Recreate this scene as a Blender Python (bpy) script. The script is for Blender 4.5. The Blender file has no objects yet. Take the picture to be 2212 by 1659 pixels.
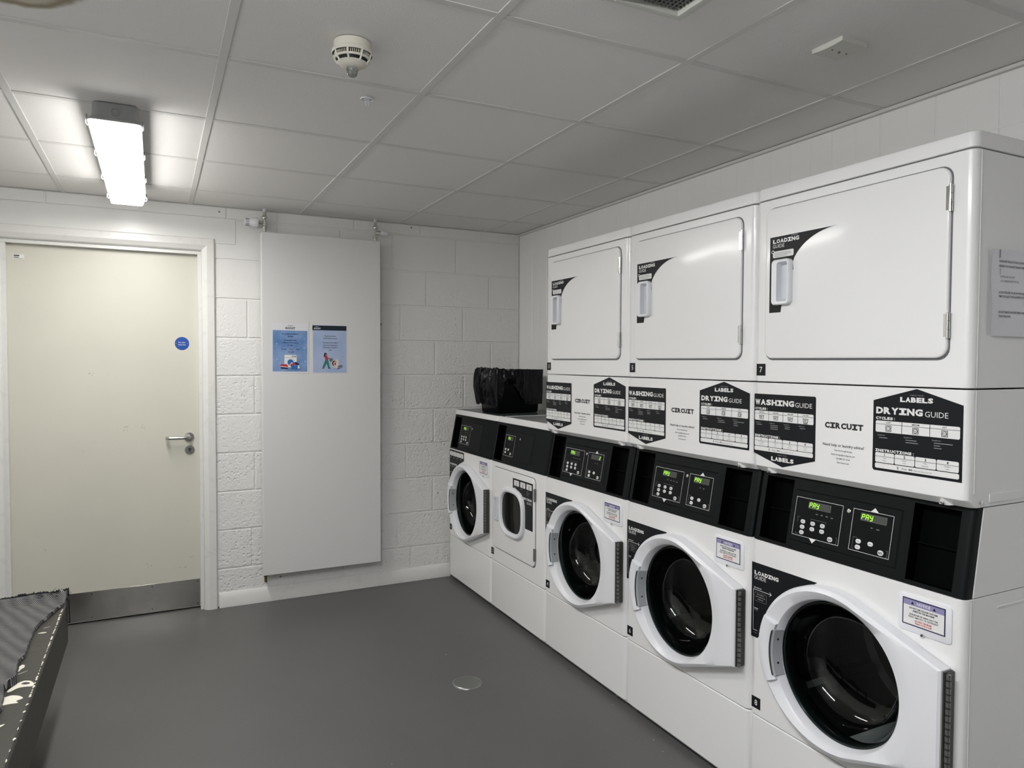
import bpy, bmesh, math, random
from math import sin, cos, pi, radians as RD
from mathutils import Vector, Matrix, noise

# ---------------------------------------------------------------- camera, world, exposure
SC = bpy.context.scene
COL = SC.collection
SC.view_settings.view_transform = 'Standard'
SC.view_settings.look = 'None'
SC.view_settings.gamma = 1.0
SC.view_settings.use_curve_mapping = False
SC.view_settings.exposure = 0.0

CX, CY, CZ = -1.3564, -4.417, 1.4344
YAW, PITCH, ROLL, FPX = 0.46400, -0.03183, 0.003829, 1539.7
fv = Vector((sin(YAW)*cos(PITCH), cos(YAW)*cos(PITCH), sin(PITCH)))
rv = Vector((cos(YAW), -sin(YAW), 0.0)); uv_ = rv.cross(fv)
r2 = rv*cos(ROLL) + uv_*sin(ROLL); u2 = -rv*sin(ROLL) + uv_*cos(ROLL)
cd = bpy.data.cameras.new('camera'); cam = bpy.data.objects.new('camera', cd); COL.objects.link(cam)
cd.sensor_width = 36.0; cd.lens = FPX*36.0/2212.0; cd.clip_start = 0.02
M3 = Matrix((r2, u2, -fv)).transposed()
cam.matrix_world = Matrix.Translation((CX, CY, CZ)) @ M3.to_4x4()
SC.camera = cam

wd = bpy.data.worlds.new('world'); SC.world = wd; wd.use_nodes = True
wd.node_tree.nodes['Background'].inputs[0].default_value = (0.6, 0.62, 0.66, 1)
wd.node_tree.nodes['Background'].inputs[1].default_value = 0.05
LAMP_E = 36.0                     # diffuser emission of the ceiling lamps
LAMP_COL = (1.0, 0.985, 0.95)
LAMP2_COL = (0.985, 0.985, 1.0)

ZC = 2.308      # ceiling
XR = 0.910      # right wall
XF = 0.3713     # plane of the machine fronts
XL = -2.60      # left wall
YB = -8.6      # wall behind the camera

# ---------------------------------------------------------------- materials
def mat(name, col, rough=0.5, metal=0.0, coat=0.0, bump=None, emit=None, spec=None, var=None):
    m = bpy.data.materials.new(name); m.use_nodes = True
    nt = m.node_tree; b = nt.nodes['Principled BSDF']
    b.inputs['Base Color'].default_value = (*col, 1)
    b.inputs['Roughness'].default_value = rough
    b.inputs['Metallic'].default_value = metal
    b.inputs['Coat Weight'].default_value = coat
    b.inputs['Coat Roughness'].default_value = 0.11
    if spec is not None: b.inputs['Specular IOR Level'].default_value = spec
    if emit:
        b.inputs['Emission Color'].default_value = (*emit[0], 1)
        b.inputs['Emission Strength'].default_value = emit[1]
    tc = nt.nodes.new('ShaderNodeTexCoord')
    if bump:
        last = None
        for (sc, st, dist) in bump:
            n = nt.nodes.new('ShaderNodeTexNoise'); n.inputs['Scale'].default_value = sc
            n.inputs['Detail'].default_value = 4
            nt.links.new(tc.outputs['Object'], n.inputs['Vector'])
            bp = nt.nodes.new('ShaderNodeBump'); bp.inputs['Strength'].default_value = st
            bp.inputs['Distance'].default_value = dist
            nt.links.new(n.outputs['Fac'], bp.inputs['Height'])
            if last: nt.links.new(last.outputs['Normal'], bp.inputs['Normal'])
            last = bp
        nt.links.new(last.outputs['Normal'], b.inputs['Normal'])
    if var:
        sc, c2, lo, hi = var
        n = nt.nodes.new('ShaderNodeTexNoise'); n.inputs['Scale'].default_value = sc
        n.inputs['Detail'].default_value = 6
        nt.links.new(tc.outputs['Object'], n.inputs['Vector'])
        r = nt.nodes.new('ShaderNodeValToRGB')
        r.color_ramp.elements[0].position = lo; r.color_ramp.elements[0].color = (*col, 1)
        r.color_ramp.elements[1].position = hi; r.color_ramp.elements[1].color = (*c2, 1)
        nt.links.new(n.outputs['Fac'], r.inputs['Fac']); nt.links.new(r.outputs['Color'], b.inputs['Base Color'])
    return m

def nn(nt, t, **kw):
    n = nt.nodes.new(t)
    for k, v in kw.items():
        if k.startswith('i_'): n.inputs[k[2:]].default_value = v
        elif k.isdigit(): n.inputs[int(k)].default_value = v
        else: setattr(n, k, v)
    return n
def mth(nt, op, a, b=None, c=None):
    n = nt.nodes.new('ShaderNodeMath'); n.operation = op
    for i, x in enumerate((a, b, c)):
        if x is None: continue
        if isinstance(x, (int, float)): n.inputs[i].default_value = x
        else: nt.links.new(x, n.inputs[i])
    return n.outputs[0]

WHITE = mat('white_enamel', (0.84, 0.84, 0.835), 0.34, coat=0.34, spec=0.5, bump=[(9, 0.03, 0.01)])
WHITE_P = mat('white_plastic', (0.80, 0.81, 0.84), 0.30, spec=0.5)
WHITE_D = mat('moulded_grey_white_plastic', (0.62, 0.64, 0.68), 0.35)
SLOTG = mat('slot_grey', (0.40, 0.42, 0.44), 0.4)
BLACKP = mat('black_textured_plastic', (0.0045, 0.0060, 0.0066), 0.45, spec=0.14, bump=[(600, 0.1, 0.001)])
NICHE = mat('niche_black_plastic', (0.0012, 0.0015, 0.0016), 0.6, spec=0.03)
GLOSSB = mat('black_control_film', (0.0045, 0.0055, 0.006), 0.35, spec=0.12)
STK = mat('black_sticker', (0.0095, 0.0105, 0.0125), 0.40, spec=0.2)
STKW = mat('sticker_white', (0.80, 0.80, 0.79), 0.5)
STKG = mat('sticker_grey_print', (0.30, 0.30, 0.31), 0.5)
INK = mat('black_ink', (0.010, 0.010, 0.012), 0.5)
RED = mat('red_ink', (0.55, 0.03, 0.03), 0.5)
LILAC = mat('lilac_band', (0.28, 0.26, 0.46), 0.5)
NAVY = mat('navy_border', (0.015, 0.012, 0.05), 0.5)
LCD = mat('lcd_grey', (0.075, 0.080, 0.075), 0.3)
SEGOFF = mat('lcd_unlit_segment', (0.045, 0.05, 0.045), 0.3)
SEGON = mat('lcd_lit_segment', (0.1, 0.4, 0.02), 0.4, emit=((0.42, 1.0, 0.02), 1.1))
TOPG = mat('grey_top_enamel', (0.22, 0.225, 0.22), 0.4)
TOPD = mat('dark_top_enamel', (0.07, 0.085, 0.09), 0.25)
STEEL = mat('brushed_steel', (0.50, 0.50, 0.48), 0.30, metal=1.0, bump=[(120, 0.05, 0.001)])
CHROME = mat('chrome', (0.72, 0.72, 0.70), 0.12, metal=1.0)
DARKM = mat('dark_metal', (0.10, 0.10, 0.095), 0.4, metal=0.8)
HINGE = mat('hinge_steel', (0.28, 0.28, 0.27), 0.38, metal=0.9)
HOLEB = mat('dark_hole', (0.01, 0.01, 0.01), 0.6)
GAPG = mat('shadow_gap_grey', (0.13, 0.135, 0.14), 0.5)
RUBBER = mat('black_rubber', (0.012, 0.016, 0.016), 0.35)
TEAL = mat('green_glass_edge', (0.02, 0.055, 0.052), 0.12)
DRUM = mat('drum_steel', (0.12, 0.122, 0.115), 0.36, metal=0.85, bump=[(14, 0.12, 0.01)])
DOORP = mat('cream_door_paint', (0.66, 0.645, 0.56), 0.38, bump=[(60, 0.02, 0.002)], var=(1.6, (0.62, 0.605, 0.53), 0.35, 0.7))
TRIMW = mat('white_gloss_trim', (0.76, 0.755, 0.73), 0.28, bump=[(40, 0.03, 0.002)], var=(25, (0.66, 0.655, 0.63), 0.55, 0.85))
LINTM = mat('painted_lintel', (0.78, 0.78, 0.76), 0.30, bump=[(20, 0.05, 0.004)])
RADM = mat('radiator_enamel', (0.70, 0.70, 0.69), 0.38)
BLUE = mat('blue_sign', (0.010, 0.075, 0.36), 0.3)
LAMPG = mat('lamp_grey_body', (0.33, 0.34, 0.33), 0.5)
IVORY = mat('ivory_plastic', (0.74, 0.72, 0.62), 0.4)
VENTW = mat('vent_white', (0.66, 0.66, 0.61), 0.45)
GRILL = mat('vent_egg_crate', (0.20, 0.20, 0.19), 0.5)
BRASS = mat('aged_brass', (0.22, 0.17, 0.07), 0.4, metal=0.9)
VINYL = mat('grey_brown_vinyl', (0.046, 0.044, 0.037), 0.42, spec=0.35, bump=[(14, 0.15, 0.01), (350, 0.08, 0.001)])
CREAM = mat('torn_backing', (0.80, 0.77, 0.66), 0.8, bump=[(90, 0.4, 0.004)])
THREAD = mat('black_thread', (0.012, 0.013, 0.018), 0.8)
BAGM = mat('black_bin_bag', (0.0025, 0.003, 0.0045), 0.24, spec=0.22, bump=[(16, 0.5, 0.02)])
BINM = mat('black_bin_plastic', (0.0022, 0.0028, 0.0035), 0.25, spec=0.2)
PAPER = mat('laminated_paper', (0.72, 0.72, 0.76), 0.30)
PAPERN = mat('notice_paper', (0.80, 0.80, 0.85), 0.45)
PTXT = mat('notice_print', (0.10, 0.10, 0.12), 0.5)
PNAVY = mat('poster_navy', (0.010, 0.014, 0.09), 0.5)
PDARK = mat('poster_dark_band', (0.006, 0.014, 0.026), 0.35)
PRED = mat('poster_red', (0.50, 0.03, 0.05), 0.5)
PGREEN = mat('poster_green', (0.02, 0.20, 0.16), 0.5)
PBLUE = mat('poster_blue', (0.02, 0.14, 0.42), 0.5)
PSKIN = mat('poster_brown_skin', (0.35, 0.16, 0.10), 0.5)
PCREAM = mat('poster_cream', (0.72, 0.66, 0.55), 0.5)
PGREY = mat('poster_grey', (0.12, 0.14, 0.15), 0.5)
PBUB = mat('poster_bubble', (0.36, 0.50, 0.72), 0.4)

def kick_material():
    m = mat('brushed_kick_steel', (0.40, 0.385, 0.36), 0.20, metal=1.0, var=(4.0, (0.32, 0.31, 0.29), 0.4, 0.62)); nt = m.node_tree; b = nt.nodes['Principled BSDF']
    t = nn(nt, 'ShaderNodeTangent', direction_type='UV_MAP'); t.uv_map = 'brush'; nt.links.new(t.outputs[0], b.inputs['Tangent'])
    b.inputs['Anisotropic'].default_value = 0.92; b.inputs['Anisotropic Rotation'].default_value = 0.25
    tc = nn(nt, 'ShaderNodeTexCoord'); n = nn(nt, 'ShaderNodeTexNoise', i_Scale=38.0); nt.links.new(tc.outputs['Object'], n.inputs['Vector'])
    bp = nn(nt, 'ShaderNodeBump'); bp.inputs['Strength'].default_value = 0.10; bp.inputs['Distance'].default_value = 0.004
    nt.links.new(n.outputs['Fac'], bp.inputs['Height']); nt.links.new(bp.outputs['Normal'], b.inputs['Normal']); return m
KICK = kick_material()
def poster_blue(name, c1, c2):
    m = mat(name, c1, 0.32); nt = m.node_tree; b = nt.nodes['Principled BSDF']
    tc = nn(nt, 'ShaderNodeTexCoord'); n = nn(nt, 'ShaderNodeTexNoise', i_Scale=9.0)
    r = nn(nt, 'ShaderNodeValToRGB'); r.color_ramp.elements[0].color = (*c1, 1); r.color_ramp.elements[1].color = (*c2, 1)
    r.color_ramp.elements[0].position = 0.35; r.color_ramp.elements[1].position = 0.65
    nt.links.new(tc.outputs['Object'], n.inputs['Vector']); nt.links.new(n.outputs['Fac'], r.inputs['Fac'])
    nt.links.new(r.outputs['Color'], b.inputs['Base Color']); return m
P1BG = poster_blue('poster_blue_wash', (0.10, 0.22, 0.46), (0.24, 0.36, 0.60))
P2BG = poster_blue('poster_pale_blue', (0.34, 0.44, 0.66), (0.42, 0.50, 0.70))

def wall_material():
    m = mat('painted_blockwork', (0.80, 0.795, 0.775), 0.42); nt = m.node_tree; b = nt.nodes['Principled BSDF']
    tc = nn(nt, 'ShaderNodeTexCoord'); V = tc.outputs['Object']
    n1 = nn(nt, 'ShaderNodeTexNoise', i_Scale=55.0, i_Detail=5.0, i_Roughness=0.6)
    v1 = nn(nt, 'ShaderNodeTexVoronoi', i_Scale=48.0)
    n2 = nn(nt, 'ShaderNodeTexNoise', i_Scale=3.0)
    for n in (n1, v1, n2): nt.links.new(V, n.inputs['Vector'])
    r = nn(nt, 'ShaderNodeValToRGB'); r.color_ramp.elements[0].position = 0.08; r.color_ramp.elements[1].position = 0.40
    nt.links.new(v1.outputs['Distance'], r.inputs['Fac'])
    mask = nn(nt, 'ShaderNodeValToRGB'); mask.color_ramp.elements[0].position = 0.40; mask.color_ramp.elements[1].position = 0.62
    nt.links.new(n2.outputs['Fac'], mask.inputs['Fac'])
    # the paint lies thicker (smoother) on the upper rows
    sx = nn(nt, 'ShaderNodeSeparateXYZ'); nt.links.new(V, sx.inputs[0])
    up = nn(nt, 'ShaderNodeMapRange'); up.inputs['From Min'].default_value = 1.4; up.inputs['From Max'].default_value = 2.05
    up.inputs['To Min'].default_value = 1.0; up.inputs['To Max'].default_value = 0.22
    nt.links.new(sx.outputs['Z'], up.inputs['Value'])
    pits = mth(nt, 'MULTIPLY', mth(nt, 'SUBTRACT', 1.0, r.outputs['Color']), mth(nt, 'ADD', mth(nt, 'MULTIPLY', mask.outputs['Color'], 0.75), 0.25))
    h = mth(nt, 'SUBTRACT', mth(nt, 'MULTIPLY', n1.outputs['Fac'], 1.0), mth(nt, 'MULTIPLY', pits, 0.55))
    bp = nn(nt, 'ShaderNodeBump'); bp.inputs['Distance'].default_value = 0.006
    nt.links.new(mth(nt, 'MULTIPLY', up.outputs[0], 0.95), bp.inputs['Strength'])
    nt.links.new(h, bp.inputs['Height']); nt.links.new(bp.outputs['Normal'], b.inputs['Normal'])
    # small chips and stains
    n3 = nn(nt, 'ShaderNodeTexVoronoi', i_Scale=7.0); nt.links.new(V, n3.inputs['Vector'])
    chip = nn(nt, 'ShaderNodeValToRGB'); chip.color_ramp.elements[0].position = 0.028; chip.color_ramp.elements[1].position = 0.045
    chip.color_ramp.elements[0].color = (0.12, 0.11, 0.10, 1); chip.color_ramp.elements[1].color = (0.80, 0.795, 0.775, 1)
    nt.links.new(n3.outputs['Distance'], chip.inputs['Fac']); nt.links.new(chip.outputs['Color'], b.inputs['Base Color'])
    return m
WALLM = wall_material()

def floor_material():
    m = mat('grey_safety_vinyl', (0.085, 0.085, 0.084), 0.42); nt = m.node_tree; b = nt.nodes['Principled BSDF']
    tc = nn(nt, 'ShaderNodeTexCoord'); V = tc.outputs['Object']
    n1 = nn(nt, 'ShaderNodeTexNoise', i_Scale=420.0, i_Detail=2.0); n2 = nn(nt, 'ShaderNodeTexNoise', i_Scale=2.2, i_Detail=3.0)
    v = nn(nt, 'ShaderNodeTexVoronoi', i_Scale=38.0)
    for n in (n1, n2, v): nt.links.new(V, n.inputs['Vector'])
    r = nn(nt, 'ShaderNodeValToRGB')
    r.color_ramp.elements[0].position = 0.30; r.color_ramp.elements[0].color = (0.074, 0.073, 0.073, 1)
    r.color_ramp.elements[1].position = 0.72; r.color_ramp.elements[1].color = (0.140, 0.139, 0.137, 1)
    nt.links.new(n1.outputs['Fac'], r.inputs['Fac'])
    mx = nn(nt, 'ShaderNodeMix', data_type='RGBA', blend_type='MULTIPLY'); mx.inputs[0].default_value = 1.0
    r2_ = nn(nt, 'ShaderNodeValToRGB'); r2_.color_ramp.elements[0].color = (0.86, 0.86, 0.86, 1); r2_.color_ramp.elements[1].color = (1.08, 1.07, 1.05, 1)
    nt.links.new(n2.outputs['Fac'], r2_.inputs['Fac'])
    nt.links.new(r.outputs['Color'], mx.inputs[6]); nt.links.new(r2_.outputs['Color'], mx.inputs[7])
    # few pale crumbs
    sp = nn(nt, 'ShaderNodeValToRGB'); sp.color_ramp.elements[0].position = 0.0; sp.color_ramp.elements[1].position = 0.05
    sp.color_ramp.elements[0].color = (1, 1, 1, 1); sp.color_ramp.elements[1].color = (0, 0, 0, 1)
    nt.links.new(v.outputs['Distance'], sp.inputs['Fac'])
    n4 = nn(nt, 'ShaderNodeTexNoise', i_Scale=9.0); nt.links.new(V, n4.inputs['Vector'])
    fac = mth(nt, 'MULTIPLY', sp.outputs['Color'], mth(nt, 'GREATER_THAN', n4.outputs['Fac'], 0.60))
    m2 = nn(nt, 'ShaderNodeMix', data_type='RGBA'); nt.links.new(fac, m2.inputs[0])
    nt.links.new(mx.outputs[2], m2.inputs[6]); m2.inputs[7].default_value = (0.35, 0.34, 0.32, 1)
    nt.links.new(m2.outputs[2], b.inputs['Base Color'])
    bp = nn(nt, 'ShaderNodeBump'); bp.inputs['Strength'].default_value = 0.12; bp.inputs['Distance'].default_value = 0.002
    nt.links.new(n1.outputs['Fac'], bp.inputs['Height']); nt.links.new(bp.outputs['Normal'], b.inputs['Normal'])
    return m
FLOORM = floor_material()

def ceiling_material():
    m = mat('ceiling_tile_board', (0.80, 0.785, 0.765), 0.85); nt = m.node_tree; b = nt.nodes['Principled BSDF']
    tc = nn(nt, 'ShaderNodeTexCoord'); V = tc.outputs['Object']
    n1 = nn(nt, 'ShaderNodeTexNoise', i_Scale=260.0, i_Detail=3.0); nt.links.new(V, n1.inputs['Vector'])
    bp = nn(nt, 'ShaderNodeBump'); bp.inputs['Strength'].default_value = 0.30; bp.inputs['Distance'].default_value = 0.003
    nt.links.new(n1.outputs['Fac'], bp.inputs['Height']); nt.links.new(bp.outputs['Normal'], b.inputs['Normal'])
    # brown water stain ring on one tile
    nz = nn(nt, 'ShaderNodeTexNoise', i_Scale=11.0, i_Detail=4.0); nt.links.new(V, nz.inputs['Vector'])
    sx = nn(nt, 'ShaderNodeSeparateXYZ'); nt.links.new(V, sx.inputs[0])
    dx = mth(nt, 'SUBTRACT', sx.outputs['X'], -1.655); dy = mth(nt, 'SUBTRACT', sx.outputs['Y'], -2.428)
    d = mth(nt, 'SQRT', mth(nt, 'ADD', mth(nt, 'MULTIPLY', dx, dx), mth(nt, 'MULTIPLY', mth(nt, 'MULTIPLY', dy, dy), 0.9)))
    d2 = mth(nt, 'ADD', d, mth(nt, 'MULTIPLY', mth(nt, 'SUBTRACT', nz.outputs['Fac'], 0.5), 0.07))
    r = nn(nt, 'ShaderNodeValToRGB'); e = r.color_ramp.elements
    base = (0.80, 0.785, 0.765, 1)
    e[0].position = 0.0; e[0].color = (0.58, 0.54, 0.45, 1)
    e[1].position = 1.0; e[1].color = base
    for p, c in ((0.120, (0.56, 0.52, 0.43, 1)), (0.140, (0.27, 0.23, 0.15, 1)), (0.150, (0.36, 0.32, 0.24, 1)), (0.165, base)):
        el = e.new(p); el.color = c
    nt.links.new(d2, r.inputs['Fac']); nt.links.new(r.outputs['Color'], b.inputs['Base Color'])
    return m
CEILM = ceiling_material()
BARM = mat('ceiling_bar_enamel', (0.68, 0.67, 0.65), 0.6)
PVC = mat('white_pvc_cladding', (0.87, 0.87, 0.855), 0.25, bump=[(5, 0.03, 0.01)])

def emission(name, col, s):
    m = bpy.data.materials.new(name); m.use_nodes = True; nt = m.node_tree
    nt.nodes.clear(); e = nn(nt, 'ShaderNodeEmission'); o = nn(nt, 'ShaderNodeOutputMaterial')
    e.inputs[0].default_value = (*col, 1); e.inputs[1].default_value = s
    nt.links.new(e.outputs[0], o.inputs[0]); return m
DIFF1 = emission('lit_diffuser', LAMP_COL, LAMP_E*1.1)
SIDE1 = emission('lit_diffuser_flank', LAMP_COL, LAMP_E*0.50)
DIFF2 = emission('lit_diffuser_second', LAMP2_COL, LAMP_E*2.15)
SIDE2 = emission('lit_diffuser_second_flank', LAMP2_COL, LAMP_E*1.6)

def glass_material(name, tint, ior=1.5, rough=0.02):
    m = bpy.data.materials.new(name); m.use_nodes = True; nt = m.node_tree; nt.nodes.clear()
    o = nn(nt, 'ShaderNodeOutputMaterial'); t = nn(nt, 'ShaderNodeBsdfTransparent'); g = nn(nt, 'ShaderNodeBsdfGlossy')
    f = nn(nt, 'ShaderNodeFresnel'); f.inputs[0].default_value = ior
    t.inputs[0].default_value = (*tint, 1); g.inputs['Roughness'].default_value = rough
    mx = nn(nt, 'ShaderNodeMixShader'); nt.links.new(f.outputs[0], mx.inputs[0])
    nt.links.new(t.outputs[0], mx.inputs[1]); nt.links.new(g.outputs[0], mx.inputs[2]); nt.links.new(mx.outputs[0], o.inputs[0])
    return m
GLASS = glass_material('door_glass', (0.50, 0.54, 0.535))
GLASS2 = glass_material('smoked_dryer_glass', (0.30, 0.33, 0.33))
CLEAR = glass_material('clear_lens', (0.85, 0.87, 0.86))

def fabric_material():
    m = mat('herringbone_fabric', (0.02, 0.02, 0.025), 0.9); nt = m.node_tree; b = nt.nodes['Principled BSDF']
    tc = nn(nt, 'ShaderNodeTexCoord'); mp = nn(nt, 'ShaderNodeMapping'); mp.inputs['Rotation'].default_value = (0, 0, RD(-24))
    nt.links.new(tc.outputs['Object'], mp.inputs[0])
    nz = nn(nt, 'ShaderNodeTexNoise', i_Scale=4.0); nt.links.new(tc.outputs['Object'], nz.inputs['Vector'])
    sx = nn(nt, 'ShaderNodeSeparateXYZ'); nt.links.new(mp.outputs[0], sx.inputs[0])
    X = mth(nt, 'ADD', sx.outputs['X'], mth(nt, 'MULTIPLY', nz.outputs['Fac'], 0.05))
    zig = mth(nt, 'PINGPONG', X, 0.022)
    s = mth(nt, 'SINE', mth(nt, 'MULTIPLY', mth(nt, 'ADD', sx.outputs['Y'], mth(nt, 'MULTIPLY', zig, 0.8)), 2*pi/0.0085))
    band = mth(nt, 'SINE', mth(nt, 'MULTIPLY', X, 2*pi/0.044))
    thr = mth(nt, 'ADD', 0.15, mth(nt, 'MULTIPLY', band, 0.35))
    on = mth(nt, 'MULTIPLY', mth(nt, 'SUBTRACT', s, thr), 3.0)
    cl = nn(nt, 'ShaderNodeClamp'); nt.links.new(on, cl.inputs[0])
    mx = nn(nt, 'ShaderNodeMix', data_type='RGBA'); nt.links.new(cl.outputs[0], mx.inputs[0])
    mx.inputs[6].default_value = (0.018, 0.019, 0.026, 1); mx.inputs[7].default_value = (0.25, 0.245, 0.235, 1)
    nt.links.new(mx.outputs[2], b.inputs['Base Color'])
    bp = nn(nt, 'ShaderNodeBump'); bp.inputs['Strength'].default_value = 0.4; bp.inputs['Distance'].default_value = 0.002
    nt.links.new(s, bp.inputs['Height']); nt.links.new(bp.outputs['Normal'], b.inputs['Normal'])
    return m
FABRIC = fabric_material()

# ---------------------------------------------------------------- mesh helpers
class MB:
    def __init__(s): s.v = []; s.f = []; s.m = []; s.mats = []
    def mi(s, m):
        if m not in s.mats: s.mats.append(m)
        return s.mats.index(m)
    def face(s, pts, m):
        n = len(s.v); s.v += [tuple(p) for p in pts]; s.f.append(tuple(range(n, n+len(pts)))); s.m.append(s.mi(m))
    def add(s, vs, fs, m):
        n = len(s.v); k = s.mi(m); s.v += [tuple(p) for p in vs]
        for f in fs: s.f.append(tuple(i+n for i in f)); s.m.append(k)
    def box(s, x0, y0, z0, x1, y1, z1, m):
        x0, x1 = sorted((x0, x1)); y0, y1 = sorted((y0, y1)); z0, z1 = sorted((z0, z1))
        s.add([(x0,y0,z0),(x1,y0,z0),(x1,y1,z0),(x0,y1,z0),(x0,y0,z1),(x1,y0,z1),(x1,y1,z1),(x0,y1,z1)],
              [(0,3,2,1),(4,5,6,7),(0,1,5,4),(1,2,6,5),(2,3,7,6),(3,0,4,7)], m)
    def loft(s, loops, m, cap0=True, cap1=True, closed=True):
        n0 = len(s.v); N = len(loops[0]); k = s.mi(m)
        for L in loops: s.v += [tuple(p) for p in L]
        for a in range(len(loops)-1):
            for i in range(N if closed else N-1):
                j = (i+1) % N
                s.f.append((n0+a*N+i, n0+a*N+j, n0+(a+1)*N+j, n0+(a+1)*N+i)); s.m.append(k)
        if cap0: s.f.append(tuple(n0+i for i in reversed(range(N)))); s.m.append(k)
        if cap1: s.f.append(tuple(n0+(len(loops)-1)*N+i for i in range(N))); s.m.append(k)
    def tube(s, pts, r, m, seg=10, caps=True):
        pts = [Vector(p) for p in pts]; loops = []
        up = None
        for i, p in enumerate(pts):
            d = (pts[min(i+1, len(pts)-1)] - pts[max(i-1, 0)]).normalized()
            if up is None:
                up = Vector((0, 0, 1)) if abs(d.z) < 0.9 else Vector((1, 0, 0))
            a = d.cross(up).normalized(); up = a.cross(d).normalized()
            rr = r[i] if isinstance(r, (list, tuple)) else r
            loops.append([p + (a*cos(2*pi*k/seg) + up*sin(2*pi*k/seg))*rr for k in range(seg)])
        s.loft(loops, m, caps, caps)
    def lathe(s, prof, org, axis, m, seg=32, cap0=False, cap1=False):
        # prof: list of (radius, distance along axis)
        ax = Vector(axis).normalized(); t = Vector((0, 0, 1)) if abs(ax.z) < 0.9 else Vector((1, 0, 0))
        a = ax.cross(t).normalized(); b = ax.cross(a); o = Vector(org)
        loops = [[o + ax*h + (a*cos(2*pi*k/seg) + b*sin(2*pi*k/seg))*max(r, 1e-5) for k in range(seg)] for r, h in prof]
        s.loft(loops, m, cap0, cap1)
    def build(s, name, parent=None, bevel=0, seg=2, smooth=40, loc=None, label=None):
        me = bpy.data.meshes.new(name); me.from_pydata(s.v, [], s.f)
        for m in s.mats: me.materials.append(m)
        me.polygons.foreach_set('material_index', s.m)
        bm = bmesh.new(); bm.from_mesh(me)
        bmesh.ops.remove_doubles(bm, verts=bm.verts, dist=1e-6)
        bmesh.ops.recalc_face_normals(bm, faces=bm.faces)
        ang = RD(smooth)
        for f in bm.faces: f.smooth = smooth > 0
        for e in bm.edges:
            if len(e.link_faces) != 2 or e.calc_face_angle(0) > ang: e.smooth = False
        bm.to_mesh(me); bm.free()
        o = bpy.data.objects.new(name, me); COL.objects.link(o)
        if parent: o.parent = parent
        if loc: o.location = loc
        if label: o['label'] = label
        if bevel:
            b = o.modifiers.new('bevel', 'BEVEL'); b.width = bevel; b.segments = seg
            b.limit_method = 'ANGLE'; b.angle_limit = RD(35); b.harden_normals = True
        return o

def thing(name, label, cat, loc=(0,0,0), rz=0, group=None):
    o = bpy.data.objects.new(name, None); COL.objects.link(o); o.location = loc; o.rotation_euler = (0, 0, rz)
    o.empty_display_size = 0.1
    return tag(o, label, cat, group)
def tag(o, label, cat, group=None, kind=None):
    o['label'] = label; o['category'] = cat
    if group: o['group'] = group
    if kind: o['kind'] = kind
    return o
def struct(o):
    o['kind'] = 'structure'; return o
def children(o): return [c for c in bpy.data.objects if c.parent == o]
def copy_tree(o, parent=None, data_swap=None):
    c = o.copy(); COL.objects.link(c)
    if parent: c.parent = parent
    for ch in children(o): copy_tree(ch, c)
    return c

# ---------------------------------------------------------------- flat artwork (stickers, keypads, posters)
_tx = {}
def glyphs(s, bold):
    """mesh data of a text in unit size: verts (x,y), faces, bbox"""
    key = (s, bold)
    if key in _tx: return _tx[key]
    cu = bpy.data.curves.new('t', 'FONT'); cu.body = s; cu.size = 1.0; cu.offset = bold; cu.resolution_u = 2
    ob = bpy.data.objects.new('t', cu); COL.objects.link(ob)
    dg = bpy.context.evaluated_depsgraph_get(); ev = ob.evaluated_get(dg); me = ev.to_mesh()
    vs = [(v.co.x, v.co.y) for v in me.vertices]; fs = [tuple(p.vertices) for p in me.polygons]
    ev.to_mesh_clear(); bpy.data.objects.remove(ob); bpy.data.curves.remove(cu)
    if vs:
        xs = [v[0] for v in vs]; ys = [v[1] for v in vs]; bb = (min(xs), min(ys), max(xs), max(ys))
    else: bb = (0, 0, 1, 1)
    _tx[key] = (vs, fs, bb); return _tx[key]

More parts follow.
